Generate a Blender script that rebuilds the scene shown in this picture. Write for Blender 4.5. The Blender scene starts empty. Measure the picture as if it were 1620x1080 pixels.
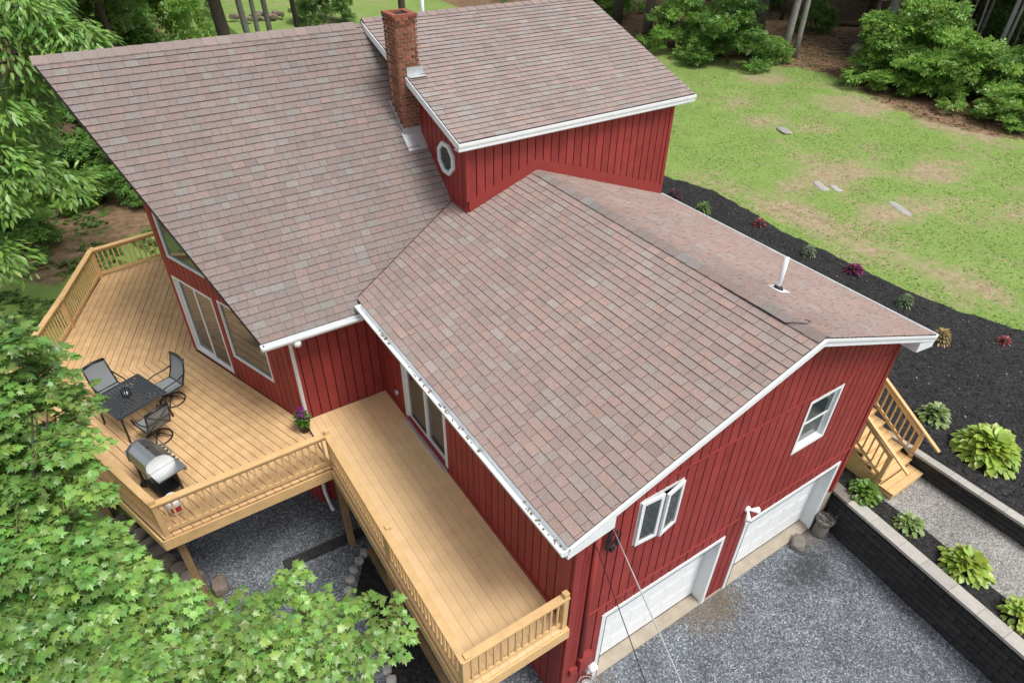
import bpy, math, random
import numpy as np
from mathutils import Vector, Matrix
random.seed(7); rng = np.random.default_rng(7)
R = math.radians
S = bpy.context.scene
COL = S.collection

# ------------------------------------------------------------------ camera, sky, sun, exposure
cam_d = bpy.data.cameras.new('camera'); cam = bpy.data.objects.new('camera', cam_d); COL.objects.link(cam)
CAM = Vector((-4.156, -4.414, 13.153)); yaw, pitch, roll = .597, .662, .021
fw = Vector((math.sin(yaw)*math.cos(pitch), math.cos(yaw)*math.cos(pitch), -math.sin(pitch)))
rt = Vector((math.cos(yaw), -math.sin(yaw), 0)); up = rt.cross(fw)
r_ = math.cos(roll)*rt + math.sin(roll)*up; u_ = -math.sin(roll)*rt + math.cos(roll)*up
cam.matrix_world = Matrix(((r_.x, u_.x, -fw.x, CAM.x), (r_.y, u_.y, -fw.y, CAM.y), (r_.z, u_.z, -fw.z, CAM.z), (0, 0, 0, 1)))
cam_d.sensor_width = 36; cam_d.lens = 36*1036.5/1620
cam_d.shift_x = -6.414/1620; cam_d.shift_y = 25.245/1620
cam_d.clip_start = .1; cam_d.clip_end = 600
S.camera = cam

SUN_EL, SUN_AZ = 62, 158          # overcast: a wide soft sun behind the camera (azimuth clockwise from +Y)
w = bpy.data.worlds.new('World'); S.world = w; w.use_nodes = True
nt = w.node_tree; nt.nodes.clear()
sky = nt.nodes.new('ShaderNodeTexSky'); sky.sky_type = 'NISHITA'; sky.sun_disc = False
sky.sun_elevation = R(SUN_EL); sky.sun_rotation = R(SUN_AZ); sky.dust_density = 3; sky.air_density = 1
hs = nt.nodes.new('ShaderNodeHueSaturation'); hs.inputs['Saturation'].default_value = .28
bg = nt.nodes.new('ShaderNodeBackground'); bg.inputs[1].default_value = .105
wo = nt.nodes.new('ShaderNodeOutputWorld')
nt.links.new(sky.outputs[0], hs.inputs['Color']); nt.links.new(hs.outputs[0], bg.inputs[0]); nt.links.new(bg.outputs[0], wo.inputs[0])
sd = bpy.data.lights.new('sun', 'SUN'); sd.energy = 1.5; sd.angle = R(20); sd.color = (1, .96, .9)
sun = bpy.data.objects.new('sun', sd); COL.objects.link(sun)
sdir = Vector((math.sin(R(SUN_AZ))*math.cos(R(SUN_EL)), math.cos(R(SUN_AZ))*math.cos(R(SUN_EL)), math.sin(R(SUN_EL))))
sun.rotation_euler = sdir.to_track_quat('Z', 'Y').to_euler(); sun.location = (0, 0, 30)
S.view_settings.view_transform = 'Standard'; S.view_settings.look = 'None'
S.view_settings.exposure = .98; S.view_settings.gamma = 1

# ------------------------------------------------------------------ helpers
ORG = {}
def tag(o, label=None, cat=None, group=None, kind=None):
    if label: o['label'] = label
    if cat: o['category'] = cat
    if group: o['group'] = group
    if kind: o['kind'] = kind
    return o
def thing(name, label, cat, loc=(0, 0, 0), rz=0, group=None, local=False):
    o = bpy.data.objects.new(name, None); o.empty_display_size = .2; COL.objects.link(o)
    o.location = loc; o.rotation_euler = (0, 0, rz)
    tag(o, label, cat, group); ORG[o.name] = Vector((0, 0, 0)) if local else Vector(loc)
    return o
def link(name, me, mat, parent):
    o = bpy.data.objects.new(name, me); COL.objects.link(o)
    if mat is not None and not me.materials: me.materials.append(mat)
    if parent is not None:
        o.parent = parent; ORG[o.name] = ORG[parent.name]
    else: ORG[o.name] = Vector((0, 0, 0))
    return o
def mesh(name, verts, faces, mat=None, parent=None, smooth=False, cols=None):
    """world-space verts (local when the root is local); ONE mesh object"""
    off = ORG[parent.name] if parent is not None else Vector((0, 0, 0))
    me = bpy.data.meshes.new(name)
    if off.length > 0: verts = [(v[0]-off.x, v[1]-off.y, v[2]-off.z) for v in verts]
    me.from_pydata([tuple(v) for v in verts], [], faces); 
    if smooth: me.polygons.foreach_set('use_smooth', [True]*len(me.polygons))
    if cols is not None:
        a = me.color_attributes.new('col', 'FLOAT_COLOR', 'POINT')
        a.data.foreach_set('color', np.asarray(cols, 'f').ravel())
    me.update()
    return link(name, me, mat, parent)
class MB:
    def __init__(s): s.v = []; s.f = []; s.c = []
    def add(s, v, f, c=None):
        n = len(s.v); s.v += [tuple(p) for p in v]; s.f += [tuple(i+n for i in q) for q in f]
        if c is not None: s.c += [tuple(c)+(1,)]*len(v)
        return s
    def box(s, c, d, rz=0):
        x, y, z = d[0]/2, d[1]/2, d[2]/2; a, b = math.cos(rz), math.sin(rz)
        v = [(c[0]+a*i*x-b*j*y, c[1]+b*i*x+a*j*y, c[2]+k*z) for k in (-1, 1) for i, j in ((-1, -1), (1, -1), (1, 1), (-1, 1))]
        return s.add(v, [(3, 2, 1, 0), (4, 5, 6, 7), (0, 1, 5, 4), (1, 2, 6, 5), (2, 3, 7, 6), (3, 0, 4, 7)])
    def bar(s, p, q, wd, h, upv=(0, 0, 1)):
        p, q = Vector(p), Vector(q); t = (q-p).normalized(); sd = t.cross(Vector(upv))
        if sd.length < 1e-4: sd = t.cross(Vector((0, 1, 0)))
        sd.normalize(); u2 = sd.cross(t); v = []
        for e in (p, q):
            for i, j in ((-1, -1), (1, -1), (1, 1), (-1, 1)): v.append(e+sd*(i*wd/2)+u2*(j*h/2))
        return s.add(v, [(0, 1, 2, 3), (7, 6, 5, 4), (4, 5, 1, 0), (5, 6, 2, 1), (6, 7, 3, 2), (7, 4, 0, 3)])
    def tube(s, pts, rad, n=8, cap=True):
        pts = [Vector(p) for p in pts]; rad = rad if isinstance(rad, (list, tuple)) else [rad]*len(pts); v = []; f = []
        t0 = (pts[1]-pts[0]).normalized(); a = t0.orthogonal().normalized()
        for i, p in enumerate(pts):
            t = (pts[min(i+1, len(pts)-1)]-pts[max(i-1, 0)]).normalized()
            a = (a-t*a.dot(t)).normalized(); b = t.cross(a)
            for k in range(n):
                g = 2*math.pi*k/n; v.append(p+(a*math.cos(g)+b*math.sin(g))*rad[i])
        for i in range(len(pts)-1):
            for k in range(n): f.append((i*n+k, i*n+(k+1) % n, (i+1)*n+(k+1) % n, (i+1)*n+k))
        if cap: f += [tuple(range(n-1, -1, -1)), tuple((len(pts)-1)*n+k for k in range(n))]
        return s.add(v, f)
    def lathe(s, c, prof, n=20):
        v = []; f = []
        for r0, z in prof:
            for k in range(n): g = 2*math.pi*k/n; v.append((c[0]+r0*math.cos(g), c[1]+r0*math.sin(g), c[2]+z))
        for i in range(len(prof)-1):
            for k in range(n): f.append((i*n+k, i*n+(k+1) % n, (i+1)*n+(k+1) % n, (i+1)*n+k))
        f += [tuple(range(n-1, -1, -1)), tuple((len(prof)-1)*n+k for k in range(n))]
        return s.add(v, f)
    def prism(s, bot, top, c=None):
        n = len(bot)
        return s.add(list(bot)+list(top), [tuple(range(n-1, -1, -1)), tuple(range(n, 2*n))]+[(i, (i+1) % n, n+(i+1) % n, n+i) for i in range(n)], c)
    def build(s, name, mat, parent=None, smooth=False):
        return mesh(name, s.v, s.f, mat, parent, smooth, s.c if s.c else None)
def clip(poly, conv):
    """clip polygon by a convex polygon (both ccw, 2d)"""
    out = list(poly); n = len(conv)
    for i in range(n):
        a, b = conv[i], conv[(i+1) % n]; ex, ey = b[0]-a[0], b[1]-a[1]
        sd = lambda p: ex*(p[1]-a[1])-ey*(p[0]-a[0])
        inp = out; out = []
        for k in range(len(inp)):
            p, q = inp[k], inp[(k+1) % len(inp)]; dp, dq = sd(p), sd(q)
            if dp >= 0: out.append(p)
            if (dp >= 0) != (dq >= 0):
                t = dp/(dp-dq); out.append((p[0]+t*(q[0]-p[0]), p[1]+t*(q[1]-p[1])))
        if not out: return []
    return out
def area(p): return .5*sum(p[i][0]*p[(i+1) % len(p)][1]-p[(i+1) % len(p)][0]*p[i][1] for i in range(len(p)))
def ccw(p): return p if area(p) > 0 else p[::-1]
def smooth01(t): t = min(1, max(0, t)); return t*t*(3-2*t)

# ------------------------------------------------------------------ materials
def mat(name, col, rough=.7, var=.12, scale=6, bump=0, bscale=40, metal=0, rnd=0, spec=.35, detail=5, stretch=None, attr=False, col2=None):
    m = bpy.data.materials.new(name); m.use_nodes = True; t = m.node_tree; N = t.nodes; L = t.links
    b = N['Principled BSDF']; b.inputs['Roughness'].default_value = rough; b.inputs['Metallic'].default_value = metal
    b.inputs['Specular IOR Level'].default_value = spec
    tc = N.new('ShaderNodeTexCoord'); src = tc.outputs['Object']
    if stretch:
        mp = N.new('ShaderNodeMapping'); mp.inputs['Scale'].default_value = stretch; L.new(src, mp.inputs[0]); src = mp.outputs[0]
    no = N.new('ShaderNodeTexNoise'); no.inputs['Scale'].default_value = scale; no.inputs['Detail'].default_value = detail; no.inputs['Roughness'].default_value = .65
    L.new(src, no.inputs['Vector'])
    if attr:
        at = N.new('ShaderNodeAttribute'); at.attribute_name = 'col'; base = at.outputs['Color']
    elif col2:
        mx = N.new('ShaderNodeMix'); mx.data_type = 'RGBA'; mx.inputs['A'].default_value = (*col, 1); mx.inputs['B'].default_value = (*col2, 1)
        rp = N.new('ShaderNodeMapRange'); rp.inputs[1].default_value = .38; rp.inputs[2].default_value = .62
        L.new(no.outputs['Fac'], rp.inputs[0]); L.new(rp.outputs[0], mx.inputs['Factor']); base = mx.outputs['Result']
    else:
        rg = N.new('ShaderNodeRGB'); rg.outputs[0].default_value = (*col, 1); base = rg.outputs[0]
    h = N.new('ShaderNodeHueSaturation'); L.new(base, h.inputs['Color'])
    mr = N.new('ShaderNodeMapRange'); mr.inputs[1].default_value = .25; mr.inputs[2].default_value = .75
    mr.inputs[3].default_value = 1-var; mr.inputs[4].default_value = 1+var; L.new(no.outputs['Fac'], mr.inputs[0])
    val = mr.outputs[0]
    if rnd:
        oi = N.new('ShaderNodeObjectInfo'); m2 = N.new('ShaderNodeMapRange'); m2.inputs[3].default_value = 1-rnd; m2.inputs[4].default_value = 1+rnd
        L.new(oi.outputs['Random'], m2.inputs[0]); mu = N.new('ShaderNodeMath'); mu.operation = 'MULTIPLY'
        L.new(val, mu.inputs[0]); L.new(m2.outputs[0], mu.inputs[1]); val = mu.outputs[0]
    L.new(val, h.inputs['Value']); L.new(h.outputs[0], b.inputs['Base Color'])
    if bump:
        n2 = N.new('ShaderNodeTexNoise'); n2.inputs['Scale'].default_value = bscale; n2.inputs['Detail'].default_value = 3
        L.new(src, n2.inputs['Vector'])
        bp = N.new('ShaderNodeBump'); bp.inputs['Strength'].default_value = bump; bp.inputs['Distance'].default_value = .01
        L.new(n2.outputs['Fac'], bp.inputs['Height']); L.new(bp.outputs[0], b.inputs['Normal'])
    return m
M = {}
M['siding'] = mat('red_siding', (.255, .035, .031), .60, .20, 3, .25, 60, rnd=.09)
M['wall'] = mat('red_wall', (.10, .013, .011), .7, .1)
M['redtrim'] = mat('red_trim', (.25, .034, .030), .55, .08, 3)
M['white'] = mat('white_trim', (.70, .725, .735), .45, .06, 5)
M['door'] = mat('garage_door_white', (.76, .78, .79), .42, .04, 3)
M['wood'] = mat('deck_wood', (.56, .36, .18), .5, .12, 3.5, .2, 45, rnd=.06, spec=.4, col2=(.60, .395, .205))
M['woodb'] = mat('balcony_wood', (.67, .465, .25), .42, .08, 2.2, .12, 45, rnd=.03, spec=.45, col2=(.69, .485, .265))
M['rail'] = mat('rail_wood', (.59, .385, .18), .5, .14, 4, .15, 40, rnd=.06, spec=.4)
M['stairwood'] = mat('stair_wood', (.62, .41, .19), .5, .14, 5, .15, 40, rnd=.07)
M['post'] = mat('weathered_post_wood', (.24, .15, .075), .8, .25, 4, .3, 40)
M['shingle'] = mat('shingle', (.3, .2, .18), .93, .24, 42, .9, 150, attr=True, spec=.12, detail=2)
M['roofbase'] = mat('roof_underlay', (.05, .04, .04), .9)
M['ridge'] = mat('ridge_shingle', (.27, .20, .185), .93, .2, 50, .9, 160, spec=.12)
M['flash'] = mat('galvanised_flashing', (.55, .58, .60), .4, .15, 8, metal=.6)
M['brick'] = mat('brick', (.20, .066, .042), .85, .25, 20, .4, 80, rnd=.42)
M['mortar'] = mat('mortar', (.40, .33, .23), .9, .15, 30)
M['dark'] = mat('dark_void', (.012, .012, .012), .8)
M['black'] = mat('black_metal', (.013, .014, .016), .42, .1, 10, spec=.5)
M['sling'] = mat('grey_sling_fabric', (.20, .215, .225), .8, .06, 90, .2, 200)
M['tabletop'] = mat('charcoal_table_metal', (.035, .042, .05), .4, .1, 15, spec=.5)
M['steel'] = mat('brushed_steel', (.50, .51, .51), .38, .08, 3, metal=1)
M['greyplastic'] = mat('grey_enamel', (.09, .095, .10), .45)
M['tank'] = mat('tank_white', (.68, .68, .66), .4)
M['redpaint'] = mat('red_label', (.45, .04, .03), .5)
M['block'] = mat('black_wall_block', (.030, .031, .031), .8, .4, 9, .8, 45, rnd=.22)
M['cap'] = mat('cap_stone', (.36, .345, .315), .85, .14, 7, .4, 70, rnd=.08)
M['concrete'] = mat('concrete', (.33, .285, .225), .88, .2, 3, .3, 60)
M['dirtyconcrete'] = mat('stained_concrete', (.17, .155, .13), .9, .35, 7, .5, 40)
M['rock'] = mat('field_stone', (.20, .165, .13), .9, .3, 5, .6, 25, rnd=.3)
M['whiterock'] = mat('pale_stone', (.33, .32, .295), .9, .2, 6, .5, 25, rnd=.2)
M['bark'] = mat('bark_dark', (.075, .062, .05), .95, .35, 7, .9, 22, stretch=(4, 4, .7))
M['barkpale'] = mat('bark_pale', (.26, .25, .225), .95, .4, 5, .8, 22, stretch=(3, 3, 1))
M['pot'] = mat('black_plastic_pot', (.012, .012, .013), .45)
M['litter'] = mat('leaf_litter', (.16, .115, .06), .95, .4, 30, rnd=.4)
M['cable'] = mat('cable', (.02, .02, .02), .5)
M['cablepale'] = mat('cable_pale', (.42, .41, .39), .5)
M['soil'] = mat('pot_soil', (.02, .015, .01), .95)

def glass_mat():
    m = bpy.data.materials.new('window_glass'); m.use_nodes = True; b = m.node_tree.nodes['Principled BSDF']
    b.inputs['Base Color'].default_value = (.035, .045, .045, 1); b.inputs['Roughness'].default_value = .03; b.inputs['IOR'].default_value = 1.75
    b.inputs['Specular IOR Level'].default_value = .8
    return m
M['glass'] = glass_mat()
def leaf_mat(name, trans=.35, rough=.5, spec=.3):
    m = bpy.data.materials.new(name); m.use_nodes = True; t = m.node_tree; N = t.nodes; L = t.links; b = N['Principled BSDF']; out = N['Material Output']
    at = N.new('ShaderNodeAttribute'); at.attribute_name = 'col'
    L.new(at.outputs['Color'], b.inputs['Base Color']); b.inputs['Roughness'].default_value = rough; b.inputs['Specular IOR Level'].default_value = spec
    tr = N.new('ShaderNodeBsdfTranslucent'); g = N.new('ShaderNodeHueSaturation'); g.inputs['Value'].default_value = 1.25; g.inputs['Hue'].default_value = .488
    L.new(at.outputs['Color'], g.inputs['Color']); L.new(g.outputs[0], tr.inputs['Color'])
    mx = N.new('ShaderNodeMixShader'); mx.inputs[0].default_value = trans
    L.new(b.outputs[0], mx.inputs[1]); L.new(tr.outputs[0], mx.inputs[2]); L.new(mx.outputs[0], out.inputs['Surface'])
    return m
M['leaf'] = leaf_mat('leaf', .35, .42, .45); M['leafwax'] = leaf_mat('leaf_glossy', .3, .36, .5); M['petal'] = leaf_mat('petal', .2, .6)

def gravel_mat(name, ramp, scale, patch=(.75, 1.15), stain=None):
    m = bpy.data.materials.new(name); m.use_nodes = True; t = m.node_tree; N = t.nodes; L = t.links; b = N['Principled BSDF']
    b.inputs['Roughness'].default_value = .85; b.inputs['Specular IOR Level'].default_value = .3
    g = N.new('ShaderNodeNewGeometry'); v = N.new('ShaderNodeTexVoronoi'); v.inputs['Scale'].default_value = scale; L.new(g.outputs['Position'], v.inputs['Vector'])
    sp = N.new('ShaderNodeSeparateColor'); L.new(v.outputs['Color'], sp.inputs[0])
    cr = N.new('ShaderNodeValToRGB'); e = cr.color_ramp.elements
    for i, (p, c) in enumerate(ramp):
        if i < 2: e[i].position = p; e[i].color = (*c, 1)
        else: q = e.new(p); q.color = (*c, 1)
    L.new(sp.outputs[0], cr.inputs[0])
    n1 = N.new('ShaderNodeTexNoise'); n1.inputs['Scale'].default_value = 1.1; n1.inputs['Detail'].default_value = 6; L.new(g.outputs['Position'], n1.inputs['Vector'])
    mr = N.new('ShaderNodeMapRange'); mr.inputs[1].default_value = .3; mr.inputs[2].default_value = .68; mr.inputs[3].default_value = patch[0]; mr.inputs[4].default_value = patch[1]
    L.new(n1.outputs['Fac'], mr.inputs[0])
    h = N.new('ShaderNodeHueSaturation'); L.new(cr.outputs[0], h.inputs['Color']); L.new(mr.outputs[0], h.inputs['Value'])
    last = h.outputs[0]
    if stain:     # brown silt washed over the stones along the garage apron
        at = N.new('ShaderNodeAttribute'); at.attribute_name = 'col'; sc = N.new('ShaderNodeSeparateColor'); L.new(at.outputs['Color'], sc.inputs[0])
        n3 = N.new('ShaderNodeTexNoise'); n3.inputs['Scale'].default_value = 7; n3.inputs['Detail'].default_value = 8; L.new(g.outputs['Position'], n3.inputs['Vector'])
        ml = N.new('ShaderNodeMath'); ml.operation = 'MULTIPLY'; L.new(sc.outputs[0], ml.inputs[0]); L.new(n3.outputs['Fac'], ml.inputs[1])
        mm = N.new('ShaderNodeMapRange'); mm.inputs[1].default_value = .20; mm.inputs[2].default_value = .42; mm.inputs[4].default_value = .7; L.new(ml.outputs[0], mm.inputs[0])
        mx = N.new('ShaderNodeMix'); mx.data_type = 'RGBA'; mx.inputs['B'].default_value = (*stain, 1); L.new(mm.outputs[0], mx.inputs['Factor']); L.new(last, mx.inputs['A']); last = mx.outputs['Result']
        # damp dark stones (wet by the downspout)
        ml2 = N.new('ShaderNodeMath'); ml2.operation = 'MULTIPLY'; L.new(sc.outputs[1], ml2.inputs[0]); L.new(n3.outputs['Fac'], ml2.inputs[1])
        m3 = N.new('ShaderNodeMapRange'); m3.inputs[1].default_value = .22; m3.inputs[2].default_value = .62; m3.inputs[4].default_value = .75; L.new(ml2.outputs[0], m3.inputs[0])
        mx2 = N.new('ShaderNodeMix'); mx2.data_type = 'RGBA'; mx2.inputs['B'].default_value = (.03, .031, .034, 1); L.new(m3.outputs[0], mx2.inputs['Factor']); L.new(last, mx2.inputs['A']); last = mx2.outputs['Result']
    L.new(last, b.inputs['Base Color'])
    bp = N.new('ShaderNodeBump'); bp.inputs['Strength'].default_value = .9; bp.inputs['Distance'].default_value = .02; bp.invert = True
    L.new(v.outputs['Distance'], bp.inputs['Height']); L.new(bp.outputs[0], b.inputs['Normal'])
    return m
M['gravel'] = gravel_mat('blue_gravel', [(0, (.055, .062, .074)), (1, (.36, .39, .42)), (.45, (.125, .138, .158)), (.8, (.19, .208, .232))], 36, (.72, 1.12), stain=(.15, .115, .07))
M['pathgravel'] = gravel_mat('pale_path_gravel', [(0, (.13, .125, .118)), (1, (.44, .43, .41)), (.5, (.27, .26, .245)), (.8, (.34, .33, .31))], 36, (.85, 1.1))
M['mulch'] = gravel_mat('black_mulch', [(0, (.008, .008, .008)), (1, (.035, .034, .034)), (.5, (.016, .016, .017)), (.97, (.028, .026, .025))], 16, (.8, 1.3))

def ground_mat():
    m = bpy.data.materials.new('lawn_and_woods_floor'); m.use_nodes = True; t = m.node_tree; N = t.nodes; L = t.links; b = N['Principled BSDF']
    b.inputs['Roughness'].default_value = .95; b.inputs['Specular IOR Level'].default_value = .1
    g = N.new('ShaderNodeNewGeometry'); at = N.new('ShaderNodeAttribute'); at.attribute_name = 'col'; sc = N.new('ShaderNodeSeparateColor'); L.new(at.outputs['Color'], sc.inputs[0])
    def noise(s, d=6, r=.6):
        n = N.new('ShaderNodeTexNoise'); n.inputs['Scale'].default_value = s; n.inputs['Detail'].default_value = d; n.inputs['Roughness'].default_value = r
        L.new(g.outputs['Position'], n.inputs['Vector']); return n.outputs['Fac']
    def mp(x, a, b_, c=0, d=1):
        q = N.new('ShaderNodeMapRange'); q.inputs[1].default_value = a; q.inputs[2].default_value = b_; q.inputs[3].default_value = c; q.inputs[4].default_value = d; L.new(x, q.inputs[0]); return q.outputs[0]
    def mix(f, a, b_):
        q = N.new('ShaderNodeMix'); q.data_type = 'RGBA'; L.new(f, q.inputs['Factor'])
        for s_, k in ((a, 'A'), (b_, 'B')):
            if isinstance(s_, tuple): q.inputs[k].default_value = (*s_, 1)
            else: L.new(s_, q.inputs[k])
        return q.outputs['Result']
    def add(a, b_, op='ADD'):
        q = N.new('ShaderNodeMath'); q.operation = op; L.new(a, q.inputs[0])
        if isinstance(b_, float): q.inputs[1].default_value = b_
        else: L.new(b_, q.inputs[1])
        return q.outputs[0]
    grass = mix(mp(noise(.55, 7), .35, .65), (.105, .205, .044), (.160, .280, .064))
    grass = mix(mp(noise(6, 5, .7), .35, .7), grass, (.24, .29, .09))
    straw = mix(mp(noise(3, 6, .7), .35, .65), (.25, .185, .115), (.36, .30, .19))
    f = add(add(noise(.33, 7, .62), sc.outputs[0]), mp(noise(4, 4, .7), .3, .7, -.12, .12))
    lawn = mix(mp(f, .50, .73), grass, straw)
    litter = mix(mp(noise(2.5, 8, .75), .35, .65), (.11, .072, .042), (.27, .18, .11))
    litter = mix(mp(noise(.8, 5), .55, .68), litter, (.045, .075, .02))
    f2 = add(sc.outputs[1], mp(noise(1.2, 6), .3, .7, -.3, .3))
    col = mix(mp(f2, .4, .6), lawn, litter)
    L.new(col, b.inputs['Base Color'])
    bp = N.new('ShaderNodeBump'); bp.inputs['Strength'].default_value = .8; bp.inputs['Distance'].default_value = .05
    L.new(noise(9, 5, .7), bp.inputs['Height']); L.new(bp.outputs[0], b.inputs['Normal'])
    return m
M['ground'] = ground_mat()

# ------------------------------------------------------------------ the setting: ground, driveway, path, planting beds
UP = 1.70                          # level of the upper yard
from mathutils import noise as mnoise
def gh(x, y):
    if x < 8.205:
        d = -(x+4.9)*.903-(y-6)*.43
        z = -.06+.45*smooth01(d/1.6)*smooth01((y-4)/3)+1.36*smooth01((y-8.5)/5.5)
        if x > -3 and y < 12 : z = -.06
    elif x < 10.285: z = 1.12 if y < .3 else UP
    else: z = UP
    if y > 16 or x > 18: z += .10*mnoise.noise((x*.13, y*.13, 0))+.035*mnoise.noise((x*.5, y*.5, 3))
    return z
def woods(x, y):
    """0 open lawn .. 1 shaded woods floor"""
    right = smooth01((x-(36.2+1.6*math.sin(y*.35)+(3.2 if y > 28 else 0)*0)) / 3+.5) if y < 30 else 0
    back_r = smooth01((x+y*.75-(57+1.5*math.sin(x*.4)))/5+.5) if y >= 22 and x > 28 else 0
    left = smooth01((y-(20.6+.25*(x+7)+.8*math.sin(x*1.3)))/2.4+.5)*smooth01((2.2-x+.06*(y-30))/4+.5) if x < 24 else 0
    return max(right, back_r, left)
BARE = [(26.8, 17.8, 2.6, 1.3), (22.5, 11.2, 4.2, 1.5), (23, 7.5, 3.2, 1.2), (34, 17, 3, 2.5), (35, 11, 2.2, 3.5), (18.7, 9.5, 1.2, 4), (29, 9, 3, 1.4), (33.5, 23.5, 2.5, 2), (19.2, 2.5, .9, 3)]
xs = np.unique(np.concatenate([np.arange(-160, -12, 8), np.arange(-12, 46, .6), np.arange(46, 210, 6), [8.20, 8.21, 10.28, 10.29]]))
ys = np.unique(np.concatenate([np.arange(-60, -8, 6), np.arange(-8, 64, .6), np.arange(64, 230, 7), [.295, .305]]))
gv, gc = [], []
for y in ys:
    for x in xs:
        gv.append((x, y, gh(x, y)))
        bare = 0
        for bx, by, ra, rb in BARE:
            q = ((x-bx)/ra)**2+((y-by)/rb)**2
            if q < 1: bare = max(bare, .22*(1-q))
        if x < 8: bare -= .2
        gc.append((bare, woods(x, y), 0, 1))
nx = len(xs); gf = [(j*nx+i, j*nx+i+1, (j+1)*nx+i+1, (j+1)*nx+i) for j in range(len(ys)-1) for i in range(nx-1)]
o = mesh('ground', gv, gf, M['ground'], None, True, gc); tag(o, kind='structure')

def sheet(name, x0, x1, y0, y1, z, m, step=.3, amp=.012, colf=None, xf0=None, xf1=None):
    ny = max(2, int((y1-y0)/step)); nx_ = max(2, int((x1-x0)/step)); v = []; c = []
    for j in range(ny+1):
        y = y0+(y1-y0)*j/ny; a = xf0(y) if xf0 else x0; b = xf1(y) if xf1 else x1
        for i in range(nx_+1):
            x = a+(b-a)*i/nx_; v.append((x, y, z+amp*mnoise.noise((x*1.7, y*1.7, 5))))
            if colf: c.append((*colf(x, y), 1))
    f = [(j*(nx_+1)+i, j*(nx_+1)+i+1, (j+1)*(nx_+1)+i+1, (j+1)*(nx_+1)+i) for j in range(ny) for i in range(nx_)]
    return tag(mesh(name, v, f, m, None, True, c if colf else None), kind='structure')
def drive_col(x, y):
    silt = max(0, 1-abs(y+.15)/1.3)*(1 if .5 < x < 8 else 0)*(1.0 if x < 5.5 else .8)*(.55+.45*math.sin(x*1.7+1))
    damp = max(0, 1-math.hypot((x-6.6)/1.7, (y+.75)/.8))*1.5
    return (max(0, silt), max(0, damp), 0)
sheet('driveway', -20, 8.15, -30, 11, 0, M['gravel'], .25, .012, drive_col, xf0=lambda y: -20 if y < 5.6 else -4.9-(y-5.9)*.47)
sheet('path', 8.72, 10.3, -12, .3, 1.165, M['pathgravel'], .25, .008, xf0=lambda y: 8.80+.07*y+.04*math.sin(y*3))
sheet('planting_bed', 8.1, 8.8, -12, .3, 1.192, M['mulch'], .12, .010, xf0=lambda y: 8.26+.104*min(0, y), xf1=lambda y: 8.90+.085*y+.05*math.sin(y*2.3))
mo = [(-14, 19.6), (-4, 18.6), (.5, 17.96), (2, 17.3), (3.74, 17.0), (5.4, 17.0), (7.1, 17.05), (8.8, 16.95), (10.6, 17.3), (12.8, 17.5), (14.2, 17.1), (17, 16.2)]
def mulch_out(y):
    for (a, b), (c, d) in zip(mo, mo[1:]):
        if a <= y <= c: return b+(d-b)*(y-a)/(c-a)+.12*mnoise.noise((y*2.1, 0, 0))+.06*mnoise.noise((y*7, 2, 0))
    return mo[-1][1]
sheet('mulch_bed', 8, 18, -13, 16.8, UP+.06, M['mulch'], .2, .03, xf0=lambda y: 10.42 if y < .31 else 8.0, xf1=mulch_out)

# ------------------------------------------------------------------ the house
H = thing('house', 'red board-sided house with pinkish shingle roofs, brick chimney and two white garage doors', 'house', (3, 5, 0))
W = 8.0
XR, ZR, ZE, ZE2, OL, OR_, OF = 4.27, 7.344, 5.713, 5.783, .488, .465, .366
SL = (ZR-ZE)/(XR+OL); SR = (ZR-ZE2)/(W+OR_-XR)
def zg(x): return ZE+SL*(x+OL) if x < XR else ZR-SR*(x-XR)          # garage roof
YME, ZEM, YMR, ZMR = 6.659, 5.507, 11.585, 9.834
MS = (ZMR-ZEM)/(YMR-YME)
def zm(y): return ZEM+MS*((y if y < YMR else 2*YMR-y)-YME)            # main roof
YD, XD1, XD2 = 7.338, 2.471, 8.383
YDE, ZDE, ZDR = 7.105, 8.398, 9.90
DS = (ZDR-ZDE)/(YMR-YDE)
def zdm(y): return ZDE+DS*(y-YDE)                                     # dormer roof
ZD = 2.815

# --- roofs
pal = [((.318, .246, .228), 6), ((.306, .240, .224), 5), ((.330, .246, .223), 4), ((.300, .244, .230), 3), ((.304, .258, .242), 3), ((.316, .282, .263), 2), ((.290, .226, .212), 2), ((.342, .249, .223), 1.5)]
pw = [q for _, q in pal]
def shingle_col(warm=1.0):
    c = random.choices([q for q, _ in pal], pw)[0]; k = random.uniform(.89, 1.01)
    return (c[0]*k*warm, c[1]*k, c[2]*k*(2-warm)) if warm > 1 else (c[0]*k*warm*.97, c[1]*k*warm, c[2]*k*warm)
def weather(c, p, u, v, name):
    k = 1+.07*mnoise.noise((p.x*.5, p.y*.5, 1))+.05*mnoise.noise((u*1.6, v*.25, 7))
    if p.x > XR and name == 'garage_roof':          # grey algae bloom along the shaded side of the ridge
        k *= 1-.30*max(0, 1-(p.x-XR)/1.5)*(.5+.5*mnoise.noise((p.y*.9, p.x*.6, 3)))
    return (c[0]*k, c[1]*k, c[2]*k)
rest = MB(); cand = []
def shingle_prism(m_, bot, top, col):
    n = len(top); m_.add(top, [tuple(range(n))], col)
    return m_.add(list(bot)+list(top), [(i, (i+1) % n, n+(i+1) % n, n+i) for i in range(n)], (.07, .055, .05))   # cut edge: dark asphalt, also painting in the shadow line under each course
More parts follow.
